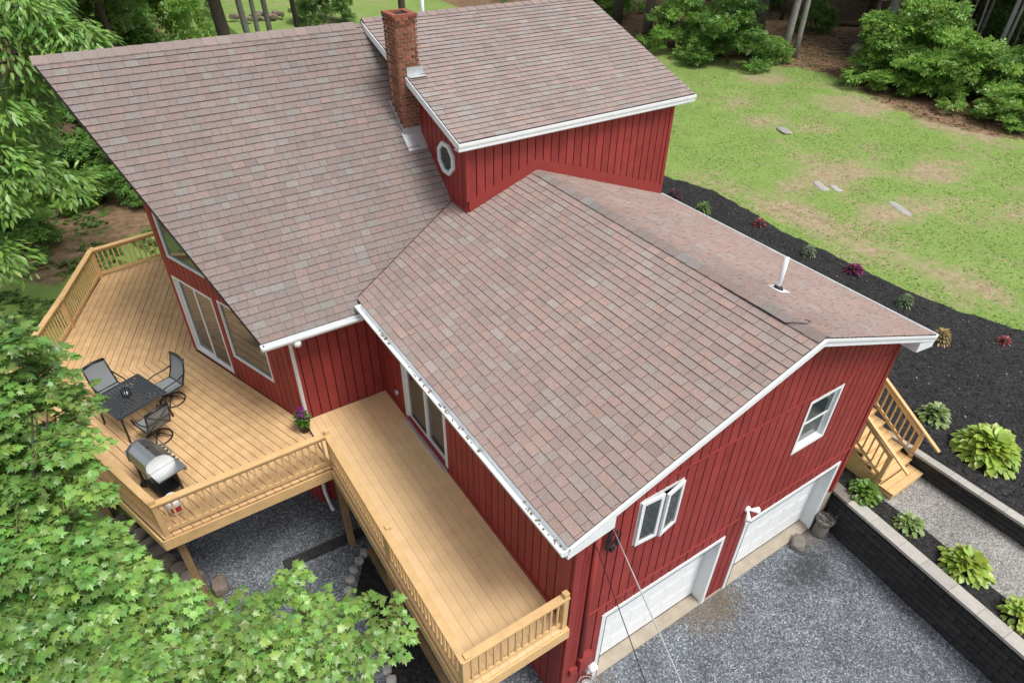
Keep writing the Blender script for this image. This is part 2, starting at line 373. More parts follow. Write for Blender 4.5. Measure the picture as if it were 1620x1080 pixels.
def roof(name, O, U, V, poly, e=.163, tw=.265, warm=1.0, slab=.11, shingles=True, jg=.0028, bt=.015):
    O, U, V = Vector(O), Vector(U), Vector(V); n = U.cross(V)
    if n.z < 0: n = -n
    poly = ccw(poly)
    P = lambda u, v, h: O+U*u+V*v+n*h
    mb = MB(); mb.prism([P(u, v, -.003)-Vector((0, 0, slab)) for u, v in poly], [P(u, v, -.003) for u, v in poly])
    if (U.cross(V)).z < 0: mb.f = [q[::-1] for q in mb.f]
    base = mb.build(name, M['roofbase'], H)
    if not shingles: return base
    us = [q[0] for q in poly]; vs = [q[1] for q in poly]; k = 0; v = min(vs)-.02
    while v < max(vs):
        u = min(us)-random.uniform(0, tw)
        jit = random.uniform(-.004, .004)
        while u < max(us):
            wd = tw*random.choice((.62, .8, 1, 1, 1, 1.15, 1.3))
            tab = clip([(u+jg, v+jit), (u+wd-jg, v+jit), (u+wd-jg, v+e+.006), (u+jg, v+e+.006)], poly)
            if len(tab) >= 3 and abs(area(tab)) > .0008:
                t = bt+random.uniform(-.004, .004)
                top = [P(a, b, .003+t*(1-(b-v)/e)+ .002) for a, b in tab]; bot = [P(a, b, -.012) for a, b in tab]
                if (U.cross(V)).z < 0: top.reverse(); bot.reverse()
                ctr = sum(top, Vector())/len(top)
                cand.append(((ctr-CAM).length/math.sqrt(abs(area(tab))), bot, top, weather(shingle_col(warm), ctr, u, v, name), base))
            u += wd
        v += e; k += 1
    return base
def norm2(a, b): l = math.hypot(a, b); return a/l, b/l
c_, s_ = norm2(1, SL)
valley = (8.161-6.659)/(XD1+OL)
roof('garage_roof', (-OL, -OF, ZE), (0, 1, 0), (c_, 0, s_), [(0, 0), (0, (XR+OL)/c_), (6.98+OF+.3903*(XR+OL), (XR+OL)/c_), (6.98+OF, 0)], warm=1.03)
c2, s2 = norm2(1, SR)
roof('garage_roof', (W+OR_, -OF, ZE2), (0, 1, 0), (-c2, 0, s2), [(0, 0), (0, (W+OR_-XR)/c2), (YD+OF-.01, (W+OR_-XR)/c2), (YD+OF-.01, 0)], warm=1.05)
c3, s3 = norm2(1, MS)
roof('main_roof', (0, YME, ZEM), (1, 0, 0), (0, c3, s3), [(-2.577, 0), (-.42, 0), (XD1, (7.93-YME)/c3), (XD1, (YMR-YME)/c3), (-4.476, (YMR-YME)/c3)], e=.158, warm=.77, tw=.255, jg=.0022, bt=.019)  # warm below one darkens the tabs, partly painting the steep slope's lower light
c4, s4 = norm2(1, DS)
roof('dormer_roof', (0, YDE, ZDE), (1, 0, 0), (0, c4, s4), [(2.173, 0), (8.86, 0), (8.86, (YMR-YDE)/c4), (2.173, (YMR-YDE)/c4)], e=.160, warm=.96, tw=.26, jg=.002, bt=.016)
roof('rear_roof', (0, 2*YMR-YME, ZEM), (1, 0, 0), (0, -c3, s3), [(-2.577, 0), (8.86, 0), (8.86, (YMR-YME)/c3), (-4.476, (YMR-YME)/c3)], shingles=False)
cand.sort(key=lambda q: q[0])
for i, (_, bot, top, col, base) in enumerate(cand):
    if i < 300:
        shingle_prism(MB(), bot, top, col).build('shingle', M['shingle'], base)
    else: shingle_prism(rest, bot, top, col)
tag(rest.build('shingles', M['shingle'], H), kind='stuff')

MB().tube([(x, 6.659+(ZE-ZEM+SL*(x+OL))/MS, zg(x)+.022) for x in np.linspace(-OL+.02, XD1-.02, 12)], .011, 5).build('valley_flashing', M['roofbase'], H)
# ridge caps: separate cap pieces laid along each ridge
def ridge(p, q, sl, sr, name='ridge_cap', lift=.02, wd=.15, step=.28):
    p, q = Vector(p), Vector(q); L = (q-p).length; t = (q-p)/L; side = t.cross(Vector((0, 0, 1))); n = int(L/step); mb = MB()
    for i in range(n):
        a, b = p+t*(i*step), p+t*min(L, (i+1)*step+.02); h0, h1 = lift+.014, lift
        pts = []
        for e, h in ((a, h0), (b, h1)):
            pts += [e+side*wd+Vector((0, 0, h-sr*wd)), e+Vector((0, 0, h+.012)), e-side*wd+Vector((0, 0, h-sl*wd))]
        dn = Vector((0, 0, -.022)); v = pts+[k+dn for k in pts]
        mb.add(v, [(0, 1, 4, 3), (1, 2, 5, 4), (0, 6, 7, 1), (1, 7, 8, 2), (2, 8, 11, 5), (0, 3, 9, 6), (3, 4, 10, 9), (4, 5, 11, 10)], shingle_col(.9))
    return mb.build(name, M['shingle'], H)
ridge((XR, -OF, ZR), (XR, YD-.02, ZR), SL, SR, lift=.022)
ridge((-4.476, YMR, ZMR), (2.17, YMR, ZMR), MS, MS, lift=.04, wd=.13)
ridge((2.17, YMR, ZDR), (8.86, YMR, ZDR), MS, DS, lift=.03)
mb = MB(); mb.tube([(XR-.16, y, zg(XR-.16)+.03+.008*math.sin(y*3)) for y in np.linspace(1.6, .25, 12)]+[(XR-.1, .12, zg(XR)+.04), (XR+.02, .0, ZR+.05), (XR+.1, -.0, ZR+.06), (XR+.16, .12, ZR)], .008, 6); mb.build('ridge_cable', M['cable'], H)

# --- walls: backing plus single boards
def cells(u0, u1, zb, zt, holes, brk=()):
    """split a wall strip [u0,u1] into trapezoid cells around the openings"""
    us = sorted({u0, u1, *[q for h in holes for q in h[:2] if u0 < q < u1], *[q for q in brk if u0 < q < u1]})
    out = []
    for a, b in zip(us, us[1:]):
        if b-a < .012: continue
        mid = (a+b)/2; spans = [[None, None]]; ivs = []
        lo = None
        hs = sorted([(h[2], h[3]) for h in holes if h[0] <= mid <= h[1]])
        prev = 'b'; segs = []
        for h0, h1 in hs: segs.append((prev, h0)); prev = h1
        segs.append((prev, 't'))
        for s0, s1 in segs:
            za, zb2 = (zb(a), zb(b)) if s0 == 'b' else (max(s0, zb(a)), max(s0, zb(b)))
            ta, tb = (zt(a), zt(b)) if s1 == 't' else (min(s1, zt(a)), min(s1, zt(b)))
            if ta-za < .01 and tb-zb2 < .01: continue
            out.append([(a, za), (b, zb2), (b, max(tb, zb2+.002)), (a, max(ta, za+.002))])
    return out
def wall(P0, d, n, u0, u1, zb, zt, holes=(), rows=None, step=.22, name='wall', boards=True, brk=(), thick=.14, skip=None):
    P0, d, n = Vector((*P0, 0)), Vector((*d, 0)).normalized(), Vector((*n, 0)).normalized()
    f3 = lambda u, z, o_: P0+d*u+n*o_+Vector((0, 0, z))
    mb = MB()
    flip = d.cross(Vector((0, 0, 1))).dot(n) < 0
    def pr(m_, poly, o0, o1):
        a = [f3(u, z, o0) for u, z in poly]; b = [f3(u, z, o1) for u, z in poly]
        if flip: a.reverse(); b.reverse()
        m_.prism(a, b)
    for c in cells(u0, u1, zb, zt, holes, brk): pr(mb, c, -thick, 0)
    base = mb.build(name, M['wall'], H)
    if boards:
        u = u0
        while u < u1-.03:
            ub = min(u+step-.025, u1)
            for ri, (r0, r1) in enumerate(rows or [(-99, 99)]):
                lo = lambda q, r0=r0: max(zb(q), r0); hi = lambda q, r1=r1: min(zt(q), r1)
                for c in cells(u, ub, lo, hi, holes, brk):
                    m2 = MB(); pr(m2, c, .0005, .030+.006*ri+random.uniform(0, .004)); m2.build('siding_board', M['siding'], base)
            u += step
    return base, f3, pr
DOORS = [(.792, 3.956), (4.546, 7.714)]; HD = 2.375
WA = (5.303, 6.312, 3.918, 5.293); WB = (1.194, 2.150, 4.115, 5.206)
holesG = [(a+.06, b-.06, -1, HD-.06) for a, b in DOORS]+[(q[0]+.05, q[1]-.05, q[2]+.05, q[3]-.05) for q in (WA, WB)]
gw, fG, prG = wall((0, 0), (1, 0), (0, -1), 0, W, lambda u: 0 if u < 7.65 else .0, lambda u: zg(u)-.13, holesG, rows=[(.12, 2.73), (2.75, 5.44), (5.46, 99)], name='gable_wall', brk=(XR,))
# horizontal flashing strips over the row joints
for z, xa, xb in ((2.735, .31, 7.86), (5.447, .9, 5.29), (5.447, 6.33, 7.86)):
    a_ = max(xa, (z+.2-ZE)/SL-OL) if z > 5 else xa; b_ = min(xb, XR+(ZR-z-.2)/SR) if z > 5 else xb
    MB().box(((a_+b_)/2, -.016, z), (b_-a_, .088, .022)).build('joint_flashing', M['redtrim'], H)
# concrete foundation at the right corner and apron
MB().box((7.87, -.015, .62), (.26, .06, 1.24)).build('foundation', M['concrete'], H)
MB().box((4.2, .13, .012), (7.6, .34, .05)).build('apron', M['concrete'], H)
MB().box((.13, -.030, 2.82), (.30, .062, 5.55)).build('corner_board', M['redtrim'], H)
MB().box((7.93, -.030, 3.45), (.14, .068, 4.4)).build('corner_board', M['redtrim'], H)

lw, fL, prL = wall((0, 0), (0, 1), (-1, 0), .16, 7.2, lambda u: 0, lambda u: zg(0)-.10, [(4.10, 6.0, 2.80, 4.93)], rows=[(.0, 2.6), (2.9, 99)], name='side_wall')
MB().box((-.030, 3.6, 2.875), (.062, 7.1, .11)).build('skirt_board', M['redtrim'], H)
MB().box((-.02, .085, 2.8), (.064, .15, 5.5)).build('corner_board', M['redtrim'], H)
mw, fM, prM = wall((-2.05, 7.2), (1, 0), (0, -1), 0, 2.05, lambda u: 0, lambda u: zm(7.2)-.12, rows=[(.0, 2.6), (2.83, 99)], name='front_wall')
N0 = Vector((-3.47, 11.3)); N1 = Vector((-2.05, 7.2)); nd = (N1-N0); NL = nd.length; nd.normalize(); nn = Vector((nd.y, -nd.x))
ny = lambda u: N0.y+nd.y*u
SLD = (.17, 1.80, 2.90, 5.07); TRP = (2.03, 3.58, 3.55, 5.13); UPW = (.30, 2.35, 5.60, 6.90)
nw_, fN, prN = wall(N0, nd, nn, 0, NL, lambda u: 0, lambda u: zm(ny(u))-.13, [(q[0]+.04, q[1]-.04, q[2]+.04, q[3]-.04) for q in (SLD, TRP, UPW)], rows=[(0, 2.6), (2.83, 99)], name='prow_wall')
wall((-2.05, 15.97), (-1.42, -4.47), (-1, .3), 0, 4.69, lambda u: 0, lambda u: zm(15.97-u*.953)-.13, name='rear_prow_wall', boards=False)
df, fD, prD = wall((XD1, YD), (1, 0), (0, -1), 0, XD2-XD1, lambda u: zg(XD1+u)-.05, lambda u: zdm(YD)-.13, name='dormer_front_wall', brk=(XR-XD1,))
dl, fDL, prDL = wall((XD1, 11.45), (0, -1), (-1, 0), 0, 11.45-YD, lambda u: max(zm(11.45-u), zg(XD1))-.05, lambda u: zdm(11.45-u)-.12, name='dormer_side_wall', brk=(11.45-8.161,))
# smooth red band where the dormer meets the garage roof
mb = MB()
for a, b in ((0, XR-XD1), (XR-XD1, XD2-XD1)):
    e = 1e-3
    za, zb_ = zg(XD1+a+e), zg(XD1+b-e)
    prD(mb, [(a, za+.015), (b, zb_+.015), (b, zb_+.27), (a, za+.27)], .036, .052)
mb.build('dormer_skirt', M['redtrim'], H)
mb = MB(); prDL(mb, [(11.45-8.161, zg(XD1)+.01), (11.45-YD+.04, zg(XD1)+.01), (11.45-YD+.04, zg(XD1)+.09), (11.45-8.161, zg(XD1)+.09)], .036, .050); mb.build('dormer_skirt', M['redtrim'], H)
MB().box((XD1-.012, YD-.012, 7.65), (.10, .10, 1.3)).build('corner_board', M['redtrim'], H)
MB().box((XD2-.012, YD-.015, 7.0), (.10, .08, 2.3)).build('corner_board', M['redtrim'], H)
# plain hidden walls: right side and rear
MB().box((W-.07, 3.7, 2.8), (.14, 7.2, 5.6)).box((XD2-.07, 11.5, 4.3), (.14, 8.1, 8.0)).box((3.2, 16.0, 2.7), (10.4, .14, 5.4)).build('hidden_walls', M['wall'], H).name = 'rear_wall'

# --- rake boards, fascias, soffits
def strip(name, pts, o0, o1, axis, m, h=.16, drop=.012, parent=H):
    mb = MB()
    for (a, za), (b, zb_) in zip(pts, pts[1:]):
        poly = [(a, za-drop-h), (b, zb_-drop-h), (b, zb_-drop), (a, za-drop)]
        if axis == 'y': mb.prism([(u, o1, z) for u, z in poly], [(u, o0, z) for u, z in poly])
        else: mb.prism([(o0, u, z) for u, z in poly], [(o1, u, z) for u, z in poly])
    return mb.build(name, m, parent)
strip('rake_board', [(-OL, ZE), (XR, ZR), (W+OR_, ZE2)], -OF-.035, -OF+.002, 'y', M['white'], .125)
strip('rake_trim', [(-OL, ZE), (XR, ZR), (W+OR_, ZE2)], -OF-.055, -OF-.036, 'y', M['white'], .05, -.012)
strip('soffit', [(-OL, ZE), (XR, ZR), (W+OR_, ZE2)], -OF+.005, -.03, 'y', M['white'], .02, .135)
for pl_ in ([(-.50, 5.47), (.32, 5.60), (.32, 5.83), (-.50, 5.56)], [(W+OR_+.01, 5.52), (W+OR_+.01, 5.64), (W-.15, 5.83), (W-.15, 5.62)]):
    MB().prism([(x, -.06, z) for x, z in pl_], [(x, -OF-.03, z) for x, z in pl_]).build('eave_return', M['white'], H)
strip('fascia', [(YDE, 0), (YDE+.001, 0)], 0, .001, 'x', M['white'])if False else None
MB().box(((2.173+8.86)/2, YDE-.012, ZDE-.09), (8.86-2.173+.04, .03, .15)).build('dormer_fascia', M['white'], H)
MB().box(((2.173+8.86)/2, YDE-.035, ZDE-.045), (8.86-2.173+.06, .02, .06)).build('dormer_drip_edge', M['white'], H)
MB().box(((2.173+8.86)/2, YDE+.12, ZDE-.185), (8.86-2.173, .22, .02)).build('dormer_soffit', M['white'], H)
strip('dormer_rake', [(YDE-.02, zdm(YDE-.02)), (YMR, ZDR)], 2.150, 2.175, 'x', M['white'], .15)
strip('dormer_rake', [(YDE-.02, zdm(YDE-.02)), (YMR, ZDR)], 8.858, 8.885, 'x', M['white'], .15)
mb = MB(); rk = [(-2.577, YME, ZEM), (-4.476, YMR, ZMR)]
mb.bar(Vector(rk[0])+Vector((.03, 0, -.085)), Vector(rk[1])+Vector((.03, 0, -.085)), .02, .10); mb.build('prow_rake', M['wall'], H)

def gutter(name, p, q, out, wd=.12, ht=.10, m=None, debris=True):
    p, q, out = Vector(p), Vector(q), Vector(out).normalized(); z = Vector((0, 0, 1)); t = .012
    prof = [(0, ht+.012), (.008, ht+.012), (.008, 0), (wd*.75, 0), (wd, ht*.6), (wd, ht), (wd+.02, ht), (wd+.02, ht*.55), (wd*.8, -t), (-.0, -t)]
    mb = MB(); P = lambda e, o_, h: e+out*o_+z*h
    v = [P(e, a, b) for e in (p, q) for a, b in prof]; n = len(prof)
    mb.add(v, [(i, (i+1) % n, n+(i+1) % n, n+i) for i in range(n)]+[tuple(range(n)), tuple(range(2*n-1, n-1, -1))])
    for e in (p, q):
        d_ = (q-p).normalized()*.008
        cap = [P(e, a, b) for a, b in ((0, -t), (wd*.8, -t), (wd+.02, ht*.55), (wd+.02, ht), (0, ht))]
        mb.prism([c-d_ for c in cap], [c+d_ for c in cap])
    g = mb.build(name, m or M['white'], H)
    if debris:
        ld = MB(); L = (q-p).length
        for _ in range(int(L*15)):
            k = random.random()
            if mnoise.noise((k*L*.9, p.y, 0)) < -.12: continue
            c = P(p+(q-p)*k, random.uniform(.015, wd*.8), random.uniform(.012, .055))
            ld.box(c, (random.uniform(.015, .07), random.uniform(.01, .035), .012), random.uniform(0, 6))
        tag(ld.build('gutter_litter', M['litter'], g), kind='stuff')
    return g
gutter('gutter', (-OL-.004, -OF-.02, ZE-.115), (-OL-.004, YME+.02, ZE-.115), (-1, 0, 0))
gutter('gutter', (-2.60, YME-.004, ZEM-.12), (-OL-.02, YME-.004, ZEM-.12), (0, -1, 0))
gutter('gutter', (W+OR_+.004, YD, ZE2-.10), (W+OR_+.004, -OF-.02, ZE2-.10), (1, 0, 0), wd=.06, ht=.10, debris=False)
MB().box((-1.53, YME+.012, ZEM-.10), (2.1, .02, .14)).build('fascia', M['white'], H)
MB().box((-OL+.012, 3.1, ZE-.10), (.02, 6.9, .14)).build('fascia', M['white'], H)
MB().box((-1.3, YME+.28, ZEM-.185), (2.4, .5, .02)).build('soffit', M['redtrim'], H)
MB().box((-.25, 3.1, ZE-.185), (.44, 6.9, .02)).build('soffit', M['redtrim'], H)
# downspouts
mb = MB(); mb.tube([(-1.92, 6.60, 5.42), (-1.92, 6.60, 5.30), (-1.96, 7.12, 5.02), (-1.98, 7.135, 2.83), (-1.98, 7.135, .35), (-1.97, 6.93, .14), (-1.97, 6.72, .10)], .045, 8); mb.build('downspout', M['white'], H, True)
MB().tube([(-1.92, 6.60, 5.38), (-1.92, 6.60, 5.26)], .075, 10).build('downspout_outlet', M['white'], H, True)

# --- windows and doors
def frame(name, f3, pr, q, wd=.06, o0=-.02, o1=.05, mats='white', sill=False):
    a, b, z0, z1 = q; mb = MB()
    for poly in ([(a, z0), (b, z0), (b, z0+wd), (a, z0+wd)], [(a, z1-wd), (b, z1-wd), (b, z1), (a, z1)], [(a, z0+wd), (a+wd, z0+wd), (a+wd, z1-wd), (a, z1-wd)], [(b-wd, z0+wd), (b, z0+wd), (b, z1-wd), (b-wd, z1-wd)]):
        pr(mb, poly, o0, o1)
    return mb.build(name, M[mats], H)
def pane(pr, q, off, parent, name='pane', m='glass'):
    mb = MB(); a, b, z0, z1 = q; pr(mb, [(a, z0), (b, z0), (b, z1), (a, z1)], off-.012, off); return mb.build(name, M[m], parent)
def bars(pr, rects, o0, o1, parent, name='sash', m='white'):
    mb = MB()
    for a, b, z0, z1 in rects: pr(mb, [(a, z0), (b, z0), (b, z1), (a, z1)], o0, o1)
    return mb.build(name, M[m], parent)
def sash_rects(a, b, z0, z1, w_): return [(a, b, z0, z0+w_), (a, b, z1-w_, z1), (a, a+w_, z0+w_, z1-w_), (b-w_, b, z0+w_, z1-w_)]
# double-hung window in the gable
wf = frame('window', fG, prG, WA, .07, -.10, .045)
zmid = (WA[2]+WA[3])/2
bars(prG, sash_rects(WA[0]+.07, WA[1]-.07, zmid-.02, WA[3]-.07, .04), -.045, -.012, wf)
bars(prG, sash_rects(WA[0]+.07, WA[1]-.07, WA[2]+.07, zmid+.02, .04), -.085, -.05, wf)
pane(prG, (WA[0]+.105, WA[1]-.105, zmid+.02, WA[3]-.105), -.025, wf); pane(prG, (WA[0]+.105, WA[1]-.105, WA[2]+.105, zmid-.02), -.062, wf)
# pair of casements in the gable, both sashes cranked out, hinged at the outer sides
wf = frame('window', fG, prG, WB, .075, -.12, .04)
MB().box(((WB[0]+WB[1])/2, -.005, (WB[2]+WB[3])/2), (.05, .1, WB[3]-WB[2]-.16)).build('mullion', M['white'], wf)
pane(prG, (WB[0]+.06, WB[1]-.06, WB[2]+.06, WB[3]-.06), -.11, wf, 'dark_interior', 'dark')
for sgn, hx in ((1, WB[0]+.02), (-1, WB[1]-.02)):
    L_ = .455; ang = R(4 if sgn > 0 else 10)
    d = (sgn*math.cos(ang), -math.sin(ang)); n_ = (-d[1], d[0]) if sgn > 0 else (d[1], -d[0])
    if n_[1] > 0: n_ = (-n_[0], -n_[1])
    f3 = lambda u, z, o_, d=d, n_=n_, hx=hx: Vector((hx+d[0]*u+n_[0]*o_, -.045+d[1]*u+n_[1]*o_, z))
    def pr(m_, poly, o0, o1, f3=f3, sgn=sgn):
        a = [f3(u, z, o0) for u, z in poly]; b = [f3(u, z, o1) for u, z in poly]
        if sgn < 0: a.reverse(); b.reverse()
        m_.prism(a, b)
    sh = bars(pr, sash_rects(.0, L_, WB[2]+.02, WB[3]-.02, .065), 0, .045, wf)
    pane(pr, (.05, L_-.05, WB[2]+.07, WB[3]-.07), .02, sh)
# overhead garage doors, recessed, with jambs and raised panels
for a, b in DOORS:
    g = MB()
    for poly in ([(a, .02), (a+.085, .02), (a+.085, HD), (a, HD)], [(b-.085, .02), (b, .02), (b, HD), (b-.085, HD)], [(a+.085, HD-.085), (b-.085, HD-.085), (b-.085, HD), (a+.085, HD)]): prG(g, poly, -.02, .05)
    g = g.build('garage_door', M['white'], H)
    jb = MB(); jb.box((a+.05, .14, HD/2), (.04, .30, HD-.1)).box((b-.05, .14, HD/2), (.04, .30, HD-.1)).box(((a+b)/2, .14, HD-.06), (b-a-.12, .30, .04)); jb.build('jamb', M['white'], g)
    hh = (HD-.1)/4
    MB().box(((a+b)/2, .285, HD/2), (b-a-.1, .03, HD-.08)).build('door_backing', M['door'], g)
    for r0 in range(4):
        sec = MB(); sec.box(((a+b)/2, .262, .05+hh*(r0+.5)), (b-a-.14, .03, hh-.008)); sp = sec.build('door_section', M['door'], g)
        nP = 6; pwd = (b-a-.3)/nP
        for k in range(nP):
            MB().box((a+.15+pwd*(k+.5), .243, .05+hh*(r0+.5)), (pwd-.10, .012, hh-.16)).build('raised_panel', M['door'], sp) if False else None
        ln = MB()
        for k in range(nP):
            cx, cz = a+.15+pwd*(k+.5), .05+hh*(r0+.5); ln.box((cx, .2455, cz), (pwd-.11, .004, hh-.17))
        ln.build('raised_panels', M['door'], sp)
    MB().box(((a+b)/2, .25, .045), (b-a-.14, .02, .03)).build('weather_seal', M['dark'], g)
    MB().box(((a+b)/2, -.056, HD-.10), (b-a-.18, .006, .012)).box((a+.097, -.056, HD/2), (.012, .006, HD-.2)).build('seal_line', M['dark'], g)
# patio door on the balcony
q = (4.061, 6.035, 2.80, 4.97)
wf = frame('patio_door', fL, prL, q, .10, -.10, .05)
pane(prL, (q[0]+.1, q[1]-.1, q[2]+.1, q[3]-.1), -.085, wf, 'dark_interior', 'dark')
mid = (q[0]+q[1])/2
for a, b, o_ in ((q[0]+.09, mid+.04, -.03), (mid-.04, q[1]-.09, .0)):
    sh = bars(prL, sash_rects(a, b, q[2]+.09, q[3]-.09, .085), o_-.04, o_, wf); pane(prL, (a+.08, b-.08, q[2]+.17, q[3]-.17), o_-.015, sh)
MB().box((-.075, mid, q[2]+.04), (.10, q[1]-q[0]-.04, .05)).build('threshold', M['flash'], wf)
# sliding door, fixed window and gable light in the prow wall
wf = frame('patio_door', fN, prN, SLD, .05, -.05, .046)
mid = (SLD[0]+SLD[1])/2+.02
for a, b, o_ in ((SLD[0]+.045, mid+.04, -.02), (mid-.04, SLD[1]-.045, .012)):
    sh = bars(prN, sash_rects(a, b, SLD[2]+.045, SLD[3]-.045, .06), o_-.035, o_, wf); pane(prN, (a+.05, b-.05, SLD[2]+.10, SLD[3]-.10), o_-.015, sh)
wf = frame('window', fN, prN, TRP, .042, -.03, .046); pane(prN, (TRP[0]+.04, TRP[1]-.04, TRP[2]+.04, TRP[3]-.04), .006, wf)
wf = frame('window', fN, prN, UPW, .042, -.03, .046); pane(prN, (UPW[0]+.04, UPW[1]-.04, UPW[2]+.04, UPW[3]-.04), .006, wf)
# octagonal window in the dormer side
oc = (11.45-8.17, 7.69); 
def octo(r0, k=1.0): return [(oc[0]+r0*1.02*math.cos(R(22.5+45*i)), oc[1]+r0*math.sin(R(22.5+45*i))) for i in range(8)]
mb = MB(); a, b = octo(.375), octo(.285)
for i in range(8): prDL(mb, [b[i], a[i], a[(i+1) % 8], b[(i+1) % 8]], .02, .085)
wf = mb.build('octagonal_window', M['white'], H)
mb = MB(); prDL(mb, octo(.29), .038, .048); mb.build('pane', M['glass'], wf)

# --- chimney: mortar core and single bricks
cx0, cx1, cy0, cy1, czt = 2.02, 2.50, 9.40, 9.95, 10.33
MB().box(((cx0+cx1)/2, (cy0+cy1)/2, 9.0), (cx1-cx0, cy1-cy0, 2.62)).build('chimney', M['mortar'], H)
ch = bpy.data.objects['chimney']
def brick_mesh(n, d): 
    me = bpy.data.meshes.new(n); mb = MB().box((0, 0, 0), d); me.from_pydata(mb.v, [], mb.f); me.materials.append(M['brick']); return me
bl, bh, bd = .1425, .054, .05; bmx = brick_mesh('brick', (bl, bd, bh)); bmh = brick_mesh('brick_half', (bl*.48, bd, bh))
nrow = int((czt-7.85)/.0755)
for r0 in range(nrow+1):
    z = czt-.034-r0*.0755; half = r0 % 2
    grow = .028 if r0 < 2 else 0
    for (p0, p1, rz) in (((cx0, cy0), (cx1, cy0), 0), ((cx0, cy0), (cx0, cy1), math.pi/2), ((cx1, cy0), (cx1, cy1), math.pi/2)):
        L_ = math.hypot(p1[0]-p0[0], p1[1]-p0[1]); dx, dy = (p1[0]-p0[0])/L_, (p1[1]-p0[1])/L_
        ox, oy = (0, -1) if rz == 0 else ((-1, 0) if p0[0] == cx0 else (1, 0))
        if ox == 1 and z < 9.2: continue
        if z < zm(cy0+ (0 if rz == 0 else .3))-.05: continue
        ps = [(bl/2+i*(bl+.017), bmx) for i in range(int(L_/(bl+.017)))] if not half else [(bl*.24, bmh)]+[(bl*.48+.017+bl/2+i*(bl+.017), bmx) for i in range(int((L_-.08)/(bl+.017)))]
        end = ps[-1][0]+(bl/2 if ps[-1][1] is bmx else bl*.24)
        if L_-end > .04: ps.append((L_-bl*.24, bmh))
        for s0, me in ps:
            off = bd/2-.018-grow*.6; b_ = bpy.data.objects.new('brick', me); COL.objects.link(b_); b_.parent = ch
            b_.location = Vector((p0[0]+dx*s0-ox*off, p0[1]+dy*s0-oy*off, z))-ORG[ch.name]; b_.rotation_euler = (0, 0, rz)
            b_.scale = (random.uniform(.97, 1.0), 1+random.uniform(-.02, .1), random.uniform(.94, 1.0))
mb = MB()
for c, d in (((cx0+.02, (cy0+cy1)/2, czt+.02), (.13, cy1-cy0+.03, .05)), ((cx1-.02, (cy0+cy1)/2, czt+.02), (.13, cy1-cy0+.03, .05)), (((cx0+cx1)/2, cy0+.03, czt+.02), (cx1-cx0-.17, .10, .05)), (((cx0+cx1)/2, cy1-.03, czt+.02), (cx1-cx0-.17, .10, .05))): mb.box(c, d)
mb.build('chimney_crown', M['brick'], ch)
MB().box(((cx0+cx1)/2, (cy0+cy1)/2, czt+.002), (cx1-cx0-.1, cy1-cy0-.12, .012)).build('flue', M['dark'], ch)
mb = MB(); mb.prism([(cx0-.06, cy0-.33, zm(cy0-.33)+.02), (XD1-.02, cy0-.33, zm(cy0-.33)+.02), (XD1-.02, cy0, zm(cy0)+.02), (cx0-.06, cy0, zm(cy0)+.02)], [(cx0-.06, cy0-.33, zm(cy0-.33)+.028), (XD1-.02, cy0-.33, zm(cy0-.33)+.028), (XD1-.02, cy0-.0, zm(cy0)+.05), (cx0-.06, cy0-.0, zm(cy0)+.05)])
mb.box(((cx0+XD1)/2-.02, cy0-.028, zm(cy0)+.07), (XD1-cx0+.04, .012, .16)); mb.build('chimney_flashing', M['flash'], ch)
mb = MB()
for k in range(5):
    y = cy0+.02+k*.115; mb.box((cx0-.024, y+.06, zm(y)+.12), (.008, .13, .17))
mb.build('chimney_flashing', M['flash'], ch)
mb = MB(); mb.box(((cx0+cx1)/2+.13, cy0-.03, zdm(cy0)+.09), (.40, .015, .17)).box(((cx0+cx1)/2+.15, cy0-.10, zdm(cy0-.1)+.03), (.42, .16, .012)); mb.box((cx1+.03, cy0+.12, zdm(cy0)+.13), (.012, .3, .16)); mb.build('chimney_flashing', M['flash'], ch)

# --- roof vents
def vent(x, y, zbase, h, parent=H, r0=.045):
    v = MB().tube([(x, y, zbase-.1), (x, y, zbase+h)], r0, 12).build('vent_pipe', M['white'], parent, True)
    MB().lathe((x, y, zbase), [(.12, -.03), (.085, .05), (r0+.012, .09), (r0+.004, .10)], 14).build('vent_boot', M['black'], v, True)
    return v
v = vent(5.45, 1.35, zg(5.45), .66)
mb = MB(); x0, x1 = 5.30, 5.64; mb.prism([(x0, 1.2, zg(x0)+.02), (x1, 1.2, zg(x1)+.02), (x1, 1.5, zg(x1)+.02), (x0, 1.5, zg(x0)+.02)], [(x0, 1.2, zg(x0)+.028), (x1, 1.2, zg(x1)+.028), (x1, 1.5, zg(x1)+.028), (x0, 1.5, zg(x0)+.028)]); mb.build('vent_flange', M['white'], v)
vent(4.02, 12.1, zm(12.1), 1.0)
# --- fixtures on the gable: flood lights, meter, conduit, cables
fl = MB().tube([(4.40, -.02, 2.93), (4.40, -.075, 2.93)], .07, 14).build('flood_light', M['white'], H, True)
for dx, dz, dy in ((-.13, -.09, -.14), (.2, -.05, -.10)):
    c = Vector((4.40, -.07, 2.93)); d = Vector((dx, dy, dz)).normalized()
    MB().tube([c, c+d*.07, c+d*.11, c+d*.23, c+d*.24], [.02, .03, .04, .075, .06], 12).build('lamp_head', M['white'], fl, True)
MB().tube([(.36, -.075, 5.05), (.36, -.075, 1.45)], .05, 10).build('conduit', M['redtrim'], H, True)
mt = MB().box((.45, -.09, 1.24), (.30, .14, .44)).build('electric_meter', M['redtrim'], H)
MB().tube([(.58, -.15, 1.08), (.58, -.25, 1.05), (.58, -.29, 1.04)], [.10, .10, .07], 16).build('meter_dial', M['white'], mt, True)
MB().box((.20, -.08, 1.13), (.17, .10, .20)).build('junction_box', M['redtrim'], H)
MB().box((.62, -.08, .72), (.10, .08, .16)).build('outlet_box', M['white'], H)
mb = MB()
